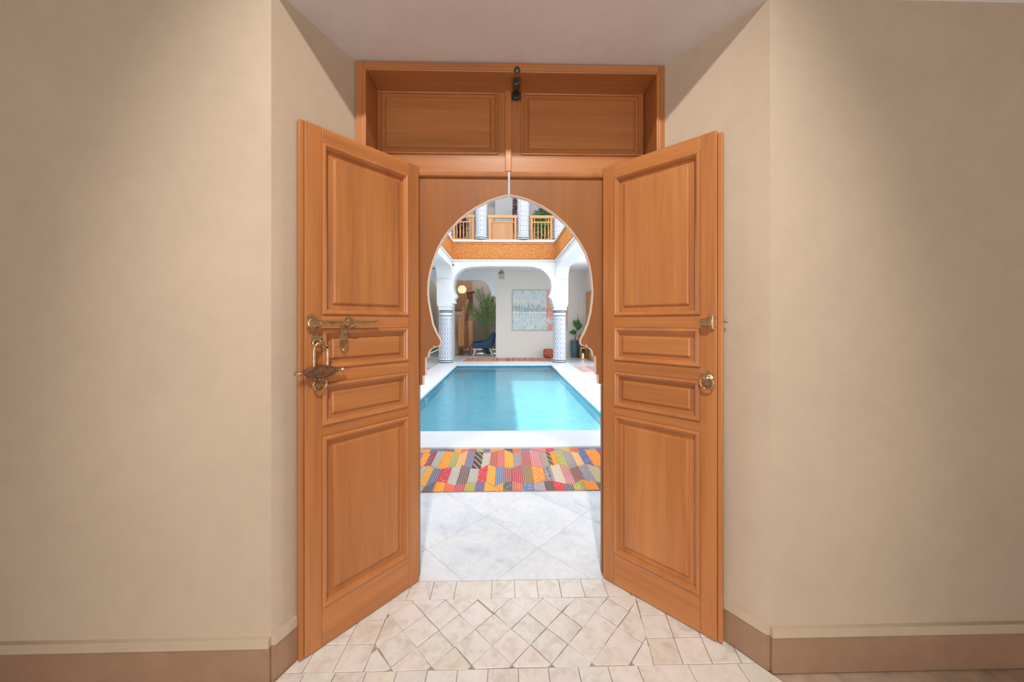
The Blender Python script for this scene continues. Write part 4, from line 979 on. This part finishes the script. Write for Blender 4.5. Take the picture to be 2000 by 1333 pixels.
# pouf
pp_ = PZ(1073, 700.5); k_ = pp_.y / F
pf = empty('pouf', (pp_.x, pp_.y + 0.2, 0.0125)); tag(pf, 'low red patterned pouf left of the right tiled column', 'pouf')
bm = nb(); box(bm, -10 * k_, 10 * k_, -0.2, 0.2, 0, 17 * k_, 0.07); obj('cushion', bm, M['redfab'], pf, smooth=True)
bm = nb(); box(bm, -10 * k_ - 0.004, 10 * k_ + 0.004, -0.204, 0.204, 9 * k_, 10 * k_, 0.002); obj('piping', bm, M['carved'], pf)
# floor lantern
lp = PZ(1140, 702.5); k_ = lp.y / F
M['gold'] = plain('polished_gold_metal', (0.75, 0.55, 0.22), 0.3, 0.9); 
m = MT('candle_glow'); m.col((0.9, 0.7, 0.35)); m.b.inputs['Emission Color'].default_value = (1, 0.72, 0.3, 1); m.b.inputs['Emission Strength'].default_value = 1.2; M['candle'] = m.m
m = MT('lantern_glass'); m.set(Roughness=0.05, IOR=1.05); m.b.inputs['Transmission Weight'].default_value = 1.0; M['glass'] = m.m
lt = empty('floor_lantern', (lp.x, lp.y + 0.1, 0)); tag(lt, 'gold glass candle lantern on the floor right of the teal pot', 'lantern')
hw_ = 5.5 * k_; hh_ = 21 * k_
obj('base', box(nb(), -hw_, hw_, -hw_, hw_, 0, 0.03, 0.004), M['gold'], lt); obj('top_plate', box(nb(), -hw_, hw_, -hw_, hw_, hh_, hh_ + 0.025, 0.004), M['gold'], lt)
for sx in (-1, 1):
    for sy in (-1, 1): obj('corner_post', box(nb(), sx * (hw_ - 0.008) - 0.008, sx * (hw_ - 0.008) + 0.008, sy * (hw_ - 0.008) - 0.008, sy * (hw_ - 0.008) + 0.008, 0.03, hh_), M['gold'], lt)
bm = nb(); rr_ = hw_
v0 = [bm.verts.new((sx * rr_, sy * rr_, hh_ + 0.025)) for sx, sy in ((-1, -1), (1, -1), (1, 1), (-1, 1))]; v1 = [bm.verts.new((sx * 0.03, sy * 0.03, hh_ + 0.11)) for sx, sy in ((-1, -1), (1, -1), (1, 1), (-1, 1))]
for k in range(4): bm.faces.new((v0[k], v0[(k + 1) % 4], v1[(k + 1) % 4], v1[k]))
bm.faces.new(v1); bm.faces.new(v0[::-1]); obj('roof', bm, M['gold'], lt)
obj('handle', torus(nb(), (0, 0, hh_ + 0.15), 0.04, 0.006, 'y', 20, 6), M['gold'], lt, smooth=True)
bm = nb(); lathe(bm, [(0.035, 0.03), (0.035, 0.2), (0.0, 0.21)], 16); obj('candle', bm, M['candle'], lt, smooth=True)
for q in ((-1, 0), (1, 0), (0, -1), (0, 1)):
    a_ = hw_ - 0.018; t2 = 0.002
    bm = nb(); box(bm, *( (q[0] * (hw_ - 0.006) - t2, q[0] * (hw_ - 0.006) + t2, -a_, a_) if q[0] else (-a_, a_, q[1] * (hw_ - 0.006) - t2, q[1] * (hw_ - 0.006) + t2)), 0.03, hh_); obj('pane', bm, M['glass'], lt)
# hanging lantern
hp = PY(979.5, 544, 11.9); k_ = 11.9 / F
M['gmetal'] = plain('grey_green_metal', (0.30, 0.36, 0.33), 0.5, 0.3)
hl = empty('hanging_lantern', (hp.x, hp.y, hp.z)); tag(hl, 'small glass lantern hanging under the far arch', 'lantern')
a_ = 5.2 * k_; hb = 10.5 * k_
for sx in (-1, 1):
    for sy in (-1, 1): obj('corner_bar', box(nb(), sx * a_ - 0.009, sx * a_ + 0.009, sy * a_ - 0.009, sy * a_ + 0.009, 0.0181, hb), M['gmetal'], hl)
obj('base', box(nb(), -a_ - 0.01, a_ + 0.01, -a_ - 0.01, a_ + 0.01, 0, 0.018), M['gmetal'], hl)
bm = nb(); v0 = [bm.verts.new((sx * (a_ + 0.012), sy * (a_ + 0.012), hb)) for sx, sy in ((-1, -1), (1, -1), (1, 1), (-1, 1))]; v1 = [bm.verts.new((sx * 0.012, sy * 0.012, hb + 7 * k_)) for sx, sy in ((-1, -1), (1, -1), (1, 1), (-1, 1))]
for k in range(4): bm.faces.new((v0[k], v0[(k + 1) % 4], v1[(k + 1) % 4], v1[k]))
bm.faces.new(v1); bm.faces.new(v0[::-1]); obj('roof', bm, M['gmetal'], hl)
obj('chain', tube(nb(), [(0, 0, hb + 7 * k_), (0, 0, ZG - hp.z)], 0.006, 6), M['gmetal'], hl)
for q in ((-1, 0), (1, 0), (0, -1), (0, 1)):
    t2 = 0.002; b2 = a_ - 0.01
    bm = nb(); box(bm, *( (q[0] * a_ - t2, q[0] * a_ + t2, -b2, b2) if q[0] else (-b2, b2, q[1] * a_ - t2, q[1] * a_ + t2)), 0.0182, hb); obj('pane', bm, M['glass'], hl)

# orange door in the right wall
sd_o = empty('door_5', (XR - 0.001, 11.9, 0)); struct(sd_o, 'orange wooden door in the right gallery wall, mostly hidden by the arch', 'door')
obj('door_panel', box(nb(), -0.045, -0.005, -0.45, 0.42, 0.005, 2.34, 0.004), M['owood'], sd_o)
for a_, b_ in ((-0.53, -0.452), (0.422, 0.50)): obj('jamb', box(nb(), -0.06, 0.0, a_, b_, 0.0, 2.345, 0.004), M['owood'], sd_o)
obj('head', box(nb(), -0.06, 0.0, -0.53, 0.50, 2.3455, 2.42, 0.004), M['owood_h'], sd_o)
rdp = PZ(1134, 690); 
rb = empty('stool', (XY(1131, 12.45), 12.45, 0)); tag(rb, 'red upholstered stool back showing beside the small leafy plant', 'stool')
zz = ZY(655, 12.45); obj('backrest', box(nb(), -0.02, 0.16, -0.04, 0.04, zz - 0.26, zz, 0.03), M['redfab'], rb, smooth=True)
obj('seat', box(nb(), -0.02, 0.16, -0.40, 0.035, 0.42, 0.52, 0.03), M['redfab'], rb, smooth=True)
for sx in (0.0, 0.14):
    for sy in (-0.37, 0.0): obj('leg', box(nb(), sx - 0.015, sx + 0.015, sy - 0.015, sy + 0.015, 0, 0.42 if sy < 0 else zz - 0.1), M['redwood'], rb)
# ceiling spots, camera dot
for (px_, lab) in ((1107, 'small dark recessed spotlight in the right gallery ceiling'), (846, 'small dark recessed spotlight in the left gallery ceiling')):
    d = ray(px_, 525 if px_ > 1000 else 524); t = (ZG - EYE) / d.z; p = Vector((0, 0, EYE)) + d * t
    e_ = empty('spotlight', (p.x, p.y, ZG)); tag(e_, lab, 'spotlight', 'recessed gallery spotlights')
    bm = nb(); lathe(bm, [(0.085, -0.02), (0.09, -0.001)], 20); obj('rim', bm, M['gmetal'], e_); bm = nb(); lathe(bm, [(0.06, -0.03), (0.065, -0.0201)], 20); obj('bulb', bm, M['zdark'], e_)
p = PY(885.5, 518, YA0); e_ = empty('security_camera', (p.x, YA0, p.z)); tag(e_, 'tiny dark dome camera on the white arcade left of the far arch', 'camera')
bm = nb(); lathe(bm, [(0.03, 0.0), (0.032, -0.02)], 16, axis='y'); obj('mount', bm, M['gmetal'], e_); bm = nb(); lathe(bm, [(0.026, -0.0201), (0.024, -0.035), (0.012, -0.045), (0.001, -0.048)], 16, axis='y'); obj('dome', bm, M['zdark'], e_, smooth=True)

# balcony planting
def bush(name, cx, cy, z0, rx, rz, n, mt, label, cat='plant', flowers=None):
    root = empty(name, (cx, cy, z0)); tag(root, label, cat)
    bm = nb(); lathe(bm, [(0.14, 0), (0.19, 0.3), (0.17, 0.3)], 18); obj('pot', bm, M['redfab'] if False else M['plinth'], root)
    bm = nb()
    for k in range(n):
        t, ph = random.uniform(0, 2 * PI), random.uniform(-1, 1); rr = random.uniform(0.3, 1) ** 0.5
        c = Vector((rx * rr * math.cos(t) * math.sqrt(1 - ph * ph), 0.22 * rr * math.sin(t), 0.36 + rz * (1 + ph * rr)))
        a = Vector((random.uniform(-1, 1), random.uniform(-1, 1), random.uniform(-1, 1))).normalized() * 0.055; b = a.cross(Vector((random.uniform(-1, 1), random.uniform(-1, 1), 1))).normalized() * 0.025
        vs_ = [bm.verts.new(c + q) for q in (-a, b, a, -b)]; bm.faces.new(vs_)
    o_ = obj('foliage', bm, M[mt], root); o_['kind'] = 'stuff'
    obj('stem', tube(nb(), [(0, 0, 0.25), (0, 0, 0.36 + rz)], 0.02, 6), M['bark'], root)
    if flowers:
        bm = nb()
        for k in range(flowers):
            c = Vector((random.uniform(-rx, rx) * 0.9, -0.2, 0.36 + rz + random.uniform(-rz, rz) * 0.8)); lathe(bm, [(0.001, -0.02), (0.03, 0), (0.001, 0.02)], 8, c)
        o_ = obj('flowers', bm, M['pink'], root); o_['kind'] = 'stuff'
M['bushleaf'] = leafmat('bush_leaf', (0.16, 0.34, 0.14)); M['pink'] = plain('pink_petal', (0.65, 0.16, 0.24), 0.6); M['darkleaf'] = leafmat('dark_bush_leaf', (0.20, 0.10, 0.12))
bush('bush', XY(1063, 12.2), 12.2, UZ, 0.5, 0.58, 2600, 'bushleaf', 'dense green bush behind the right balcony railing', flowers=14)
bush('flowering_shrub', XY(1006, 11.9), 11.9, UZ, 0.10, 0.75, 500, 'darkleaf', 'thin reddish shrub beside the right balcony column', flowers=16)
bush('bush', XY(900, 12.1), 12.1, UZ, 0.28, 0.40, 900, 'darkleaf', 'dark reddish bush behind the left balcony railing')

# ------------------------------------------------------------------ rugs
RC = {'or': (245, 150, 60), 'mg': (160, 75, 85), 'gg': (185, 175, 160), 'gy': (172, 160, 85), 'tn': (222, 165, 105), 'pu': (125, 112, 140), 'nv': (80, 72, 82), 'be': (195, 178, 162), 'rs': (195, 88, 70), 'pk': (228, 100, 100),
      'go': (228, 165, 75), 'rw': (190, 92, 80), 'pi': (222, 128, 130), 'bb': (172, 148, 122), 'do': (110, 82, 75), 'ol': (178, 165, 90), 'gr': (160, 148, 148), 'pe': (245, 185, 120), 'bl': (115, 112, 155), 'br': (120, 90, 82),
      'rd': (214, 72, 78), 'bs': (118, 132, 165), 'cr': (205, 70, 82), 'ob': (158, 118, 72), 'cm': (218, 196, 172), 'mu': (160, 90, 70), 'by': (205, 175, 125), 'dk': (95, 85, 88), 'ro': (225, 110, 75), 'li': (178, 155, 160), 'bw': (110, 105, 105)}
RK = {}
def patch_mat(key, kind):
    if (key, kind) in RK: return RK[(key, kind)]
    c = mul(srgb(*RC[key]), 1.05); m = MT('rug_wool_%s_%s' % (key, kind)); co = m.obj_co((1, 1, 1), rnd=3)
    f = m.noise(co, 120, 3, 0.7); base = m.ramp(f, [(0.3, mul(c, 0.72)), (0.7, mul(c, 1.25))])
    light = tuple(min(0.9, x * 0.35 + 0.45) for x in c); dark = mul(c, 0.28)
    sp = m.n('ShaderNodeSeparateXYZ'); m.l(co, sp.inputs[0])
    if kind == 's':
        g = m.math('FRACT', m.math('MULTIPLY', sp.outputs[0], 58.0)); base = m.mix(m.math('MULTIPLY', m.math('LESS_THAN', g, 0.33), 0.55), base, light); base = m.mix(m.math('MULTIPLY', m.math('GREATER_THAN', g, 0.8), 0.6), base, dark)
    elif kind == 'd':
        vo = m.n('ShaderNodeTexVoronoi'); vo.inputs['Scale'].default_value = 22; vo.inputs['Randomness'].default_value = 0.35; m.l(co, vo.inputs['Vector'])
        base = m.mix(m.math('LESS_THAN', vo.outputs['Distance'], 0.27), base, dark)
    elif kind == 'w':
        vo = m.n('ShaderNodeTexVoronoi'); vo.inputs['Scale'].default_value = 34; m.l(co, vo.inputs['Vector'])
        base = m.mix(m.math('MULTIPLY', m.math('LESS_THAN', vo.outputs['Distance'], 0.26), 0.7), base, light)
    elif kind == 'v':
        g = m.math('FRACT', m.math('MULTIPLY', m.math('ADD', sp.outputs[0], m.math('MULTIPLY', sp.outputs[1], 0.5)), 18.0)); base = m.mix(m.math('LESS_THAN', g, 0.18), base, (0.8, 0.45, 0.08))
    m.col(base); m.set(Roughness=0.9); m.bump(f, 0.4, 0.004); RK[(key, kind)] = m.m; return m.m
M['rugback'] = plain('rug_backing_wool', (0.42, 0.30, 0.24), 0.9)
rg = empty('rug', (0, (PZ(1000, 961).y + CN) / 2, 0)); tag(rg, 'long multicoloured patchwork rug lying between the doors and the pool', 'rug')
ry0, ry1 = PZ(1000, 961).y, CN - 0.02
RX0, RX1 = -1.5, 1.55
obj('backing', box(nb(), RX0, RX1, ry0 - rg.location.y, ry1 - rg.location.y, 0.0006, 0.006), M['rugback'], rg)
yc = [ry1, PZ(1000, 884).y, PZ(1000, 914).y, PZ(1000, 946).y, ry0]
rows = {
 1: (900, [(820, 'or', 'w'), (835, 'mg', 'w'), (847, 'gg', 'p'), (862, 'or', 'p'), (880, 'gy', 's'), (893, 'tn', 'p'), (910, 'pu', 's'), (926, 'nv', 'v'), (942, 'be', 'w'), (957, 'rs', 's'), (972, 'pk', 's'), (985, 'go', 'p'), (1003, 'gr', 'p'), (1018, 'rw', 's'), (1036, 'pi', 's'), (1057, 'bb', 's'), (1070, 'do', 'v'), (1078, 'or', 'p'), (1088, 'ol', 'w'), (1105, 'gr', 'p'), (1122, 'pe', 'p'), (1137, 'bl', 'w'), (1153, 'or', 'p'), (1178, 'rd', 'w')]),
 2: (930, [(815, 'gg', 'p'), (826, 'go', 'p'), (842, 'pu', 's'), (858, 'rd', 'w'), (878, 'be', 's'), (896, 'br', 's'), (916, 'gg', 'p'), (934, 'rd', 'w'), (951, 'go', 'd'), (968, 'bs', 's'), (985, 'rw', 's'), (1000, 'cr', 's'), (1020, 'ob', 's'), (1040, 'or', 'w'), (1064, 'gr', 'd'), (1080, 'cm', 's'), (1100, 'pi', 's'), (1117, 'mu', 's'), (1138, 'gr', 'w'), (1157, 'by', 's'), (1178, 'gr', 'p')]),
 3: (953, [(808, 'be', 's'), (828, 'dk', 's'), (848, 'or', 'p'), (868, 'ro', 'p'), (887, 'rd', 's'), (908, 'ol', 'w'), (928, 'pu', 'p'), (946, 'go', 'p'), (965, 'or', 'v'), (983, 'bw', 'w'), (1001, 'ro', 's'), (1020, 'bs', 'w'), (1043, 'li', 's'), (1065, 'br', 'p'), (1082, 'rd', 'w'), (1103, 'bw', 's'), (1120, 'ol', 'w'), (1143, 'or', 'p'), (1168, 'dk', 's'), (1190, 'bl', 'p')]),
 0: (881, [(822, 'or', 'p'), (842, 'pu', 'p'), (868, 'dk', 's'), (888, 'or', 'p'), (902, 'ro', 'p'), (916, 'rd', 'p'), (931, 'ol', 'w'), (944, 'pu', 'w'), (958, 'or', 'p'), (984, 'dk', 'w'), (1001, 'ro', 'p'), (1018, 'bs', 'p'), (1038, 'pi', 'p'), (1066, 'rd', 'p'), (1082, 'gr', 's'), (1098, 'go', 'p'), (1114, 'ro', 'p'), (1132, 'bl', 'w'), (1152, 'gr', 'p'), (1165, 'bl', 'p'), (1180, 'or', 'p')])}
keys = list(RC); kinds = 'pswd'
rr2 = random.Random(3)
for r in range(4):
    yref, lst = rows[r]
    xs_ = [(PZ(px, yref).x, k_, q_) for px, k_, q_ in lst]
    x = xs_[0][0]
    pre = []
    while x > RX0 + 0.05: w_ = 0.095; x -= w_; pre.append((max(x, RX0), rr2.choice(keys), rr2.choice(kinds)))
    xs_ = pre[::-1] + xs_
    x = xs_[-1][0] + 0.09
    while x < RX1 - 0.02: xs_.append((x, rr2.choice(keys), rr2.choice(kinds))); x += 0.095
    ends = [q[0] for q in xs_[1:]] + [RX1]
    for idx, ((xa, k_, q_), xb) in enumerate(zip(xs_, ends)):
        sk0 = rr2.uniform(-0.03, 0.03) if r not in (0,) else 0; y_hi, y_lo = yc[r], yc[r + 1]
        dzg = 0.03 if idx % 2 else -0.015
        a = y_lo if r == 3 else y_lo + 0.0; 
        def g_(rr_i, xx): return yc[rr_i] + (0 if rr_i in (0, 4) else 0.042 * math.sin(xx * 21 + rr_i * 2.1) + 0.022 * math.sin(xx * 47 + rr_i))
        q = [(xa, g_(r + 1, xa)), (xb, g_(r + 1, xb)), (xb, g_(r, xb)), (xa, g_(r, xa))]
        tile_obj([(p_[0], p_[1] - rg.location.y) for p_ in q], 0.009, 0.003, patch_mat(k_, q_), rg, 0.0008, 0.0008, name='patch', jit=0.0006)
def striped(name, cols, scale, axis=1):
    m = MT(name); co = m.obj_co(); sp = m.n('ShaderNodeSeparateXYZ'); m.l(co, sp.inputs[0])
    w1 = m.n('ShaderNodeTexNoise'); w1.noise_dimensions = '1D'; w1.inputs['Scale'].default_value = scale; w1.inputs['Detail'].default_value = 3; m.l(sp.outputs[axis], w1.inputs['W'])
    f = m.noise(co, 9, 3, 0.7); v = m.math('ADD', m.math('MULTIPLY', w1.outputs['Fac'], 0.7), m.math('MULTIPLY', f, 0.3))
    m.col(m.ramp(v, [(0.36 + 0.28 * i / (len(cols) - 1), c) for i, c in enumerate(cols)])); m.set(Roughness=0.9); return m.m
kil = striped('kilim_orange_brown', [(0.22, 0.09, 0.05), (0.55, 0.20, 0.10), (0.66, 0.36, 0.22), (0.50, 0.17, 0.09), (0.28, 0.12, 0.08)], 9, 0)
def flatrug(name, x0, x1, y0, y1, mt, label, fringe=True):
    root = empty(name, ((x0 + x1) / 2, (y0 + y1) / 2, 0)); tag(root, label, 'rug'); hx, hy = (x1 - x0) / 2, (y1 - y0) / 2
    obj('woven_field', box(nb(), -hx, hx, -hy, hy, 0.0006, 0.012, 0.003), mt, root)
    bm = nb()
    n_ = int(2 * (hy if x1 - x0 > y1 - y0 else hx) / 0.03)
    for k in range(n_):
        if x1 - x0 > y1 - y0:
            yy = -hy + 0.03 * k; [box(bm, s_ * hx - (0.05 if s_ < 0 else 0), s_ * hx + (0.05 if s_ > 0 else 0), yy, yy + 0.012, 0.0006, 0.004) for s_ in (-1, 1)]
        else:
            xx = -hx + 0.03 * k; [box(bm, xx, xx + 0.012, s_ * hy - (0.05 if s_ < 0 else 0), s_ * hy + (0.05 if s_ > 0 else 0), 0.0006, 0.004) for s_ in (-1, 1)]
    o_ = obj('fringe', bm, M['zwhite'], root); o_['kind'] = 'stuff'
flatrug('rug', XY(906, 11.9), XY(1078, 11.9), CF + 0.12, 12.45, kil, 'narrow orange brown kilim rug between the pool and the painting wall')
pinkk = striped('kilim_dusty_red', [(0.30, 0.10, 0.10), (0.50, 0.24, 0.22), (0.62, 0.42, 0.40), (0.42, 0.18, 0.18), (0.56, 0.34, 0.30)], 8, 0)
flatrug('rug', CRX + 0.02, XR - 0.12, 6.0, 10.15, pinkk, 'dusty red striped rug on the right side of the pool')
flatrug('rug', XL + 0.12, CLX - 0.08, 6.0, 10.0, pinkk, 'dusty red striped rug on the left side of the pool')
